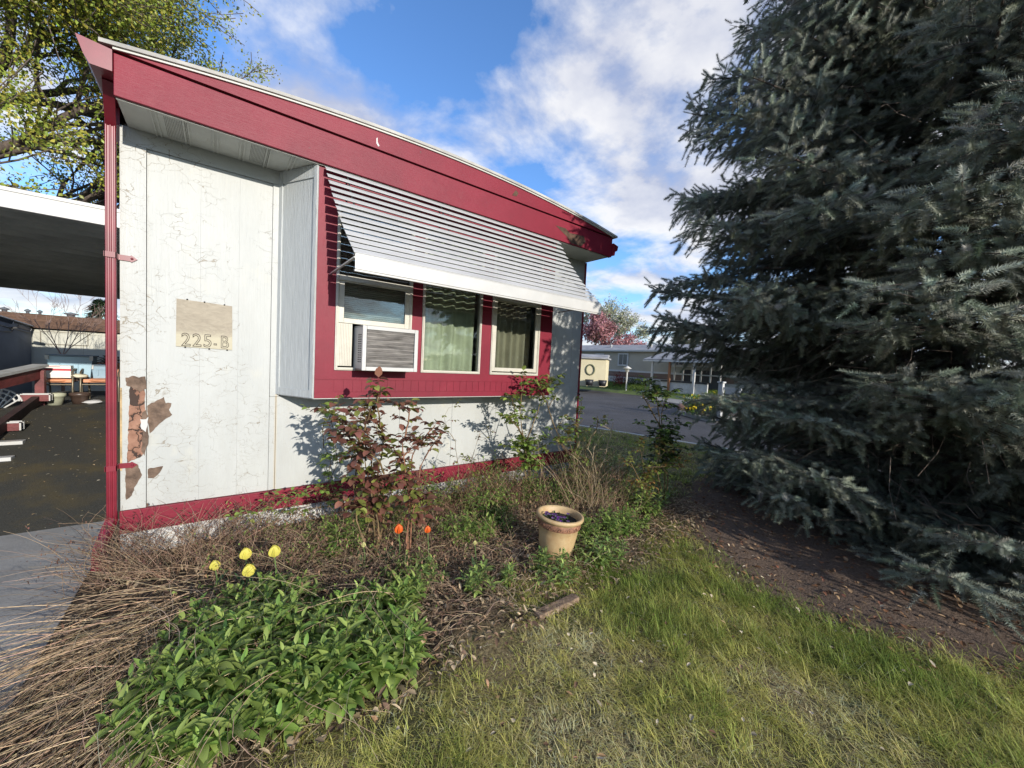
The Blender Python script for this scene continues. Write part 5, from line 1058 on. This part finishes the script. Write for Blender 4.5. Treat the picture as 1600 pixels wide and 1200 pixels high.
# ------------------------------------------------------------------ cream pot with pansies
pt = atZ(867, 866); ang = R(4); RM = np.array(Matrix.Rotation(ang, 3, Vector(c_f)))
pot = empty('planter_pot', tuple(pt), 'cream and terracotta planter pot with a rolled rim and ornamental band', 'planter')
PR, PH = .188, .335
def pot_mat():
    m, nt, b = new_mat('weathered_cream_glaze'); g = G(nt); co = g.co(); n = g.noise(co, 9, 6, .7)
    c = g.mix(g.ramp(n, .42, .7), (.47, .345, .18), (.37, .23, .11)); c = g.mix(g.ramp(g.noise(g.co((1, 1, .4)), 21, 5, .7), .58, .75, 0, .6), c, (.24, .17, .10))
    nt.links.new(c, b.inputs['Base Color']); b.inputs['Roughness'].default_value = .55; nt.links.new(g.bump(n, .2, .005), b.inputs['Normal']); return m
PM = pot_mat(); b = MB()
b.lathe([(.001, 0), (.112, 0), (.120, .01), (.140, .10), (.153, .19), (.157, .235), (.162, .240), (.163, .245)], pt, 40, RM)
b.lathe([(.160, .288), (.163, .294), (.172, .300), (.184, .306), (.190, .318), (.188, .330), (.178, .336), (.166, .333), (.158, .322), (.152, .29), (.150, .27)], pt, 40, RM); b.build('body', PM, pot)
b = MB(); b.lathe([(.1625, .243), (.166, .246), (.1665, .284), (.1625, .289)], pt, 40, RM)
for k in range(30):
    a = k*2*math.pi/30; w_ = 1 if k % 2 else -1
    q = [RM @ np.array([.168*math.cos(a+da), .168*math.sin(a+da), z_]) + pt for da, z_ in [(-.07, .252), (-.03, .272*1 if w_ > 0 else .26), (.02, .278 if w_ > 0 else .256), (.06, .262), (.09, .270)]]; b.tube(q, [.003, .0045, .004, .0045, .002], 5)
b.build('ornamental_band', simple('terracotta_band', (.27, .13, .075), .7, var=.35, vs=30), pot)
b = MB(); b.lathe([(.001, .283), (.08, .286), (.151, .281)], pt, 28, RM); b.build('soil', simple('dark_potting_soil', (.02, .015, .012), .95, var=.4, vs=40, bump=.8, bs=90), pot)
pz = empty('pansies', tuple(pt+[0, 0, .285]), 'purple and white pansies growing in the cream pot', 'flowers')
n = 46; a = rng.uniform(0, 6.28, n); r_ = .13*np.sqrt(rng.random(n)); B = np.array([RM @ np.array([x*math.cos(y), x*math.sin(y), .285]) for x, y in zip(r_, a)])+pt
V, F, per = leaves(B, rng.normal(0, .7, (n, 3))+[0, 0, .8], rng.uniform(.02, .04, n), rng.uniform(.01, .02, n), .7, .2, 'oval', 4); np_mesh('leaves', V, F, M_LEAF, pz, vtint(n, per, (.07, .12, .035), .2))
n = 16; a = rng.uniform(0, 6.28, n); r_ = .12*np.sqrt(rng.random(n)); B = np.array([RM @ np.array([x*math.cos(y), x*math.sin(y), .312]) for x, y in zip(r_, a)])+pt; Bs = np.repeat(B, 5, axis=0)+rng.normal(0, .001, (n*5, 3)); az = np.tile(np.arange(5)*1.2566, n)
DP = np.stack([np.cos(az), np.sin(az)-.35, np.full(n*5, .45)], -1)
cc = np.where((np.arange(n*5) % 5 < 2)[:, None], [.14, .03, .24], [.60, .52, .66])*rng.uniform(.6, 1.1, (n*5, 1))
for k in range(n):
    s_ = slice(k*5, k*5+5); V, F, per = leaves(Bs[s_], DP[s_], np.full(5, .018), np.full(5, .017), .2, .1, 'oval', 4); np_mesh('flower', V, F, M_PETAL, pz, np.repeat(cc[s_], per, axis=0))
# old board edging at the lawn edge
g0, g1 = atZ(838, 968), atZ(900, 940); b = MB(); b.bar(g0+[0, 0, .015], g1+[0, 0, .02], .06, .05); tag(b.build('edging_board', simple('weathered_edging', (.22, .15, .10), .9, var=.4, vs=25, bump=.8), bevel=.006), 'short weathered piece of wooden edging at the corner of the bed', 'edging')
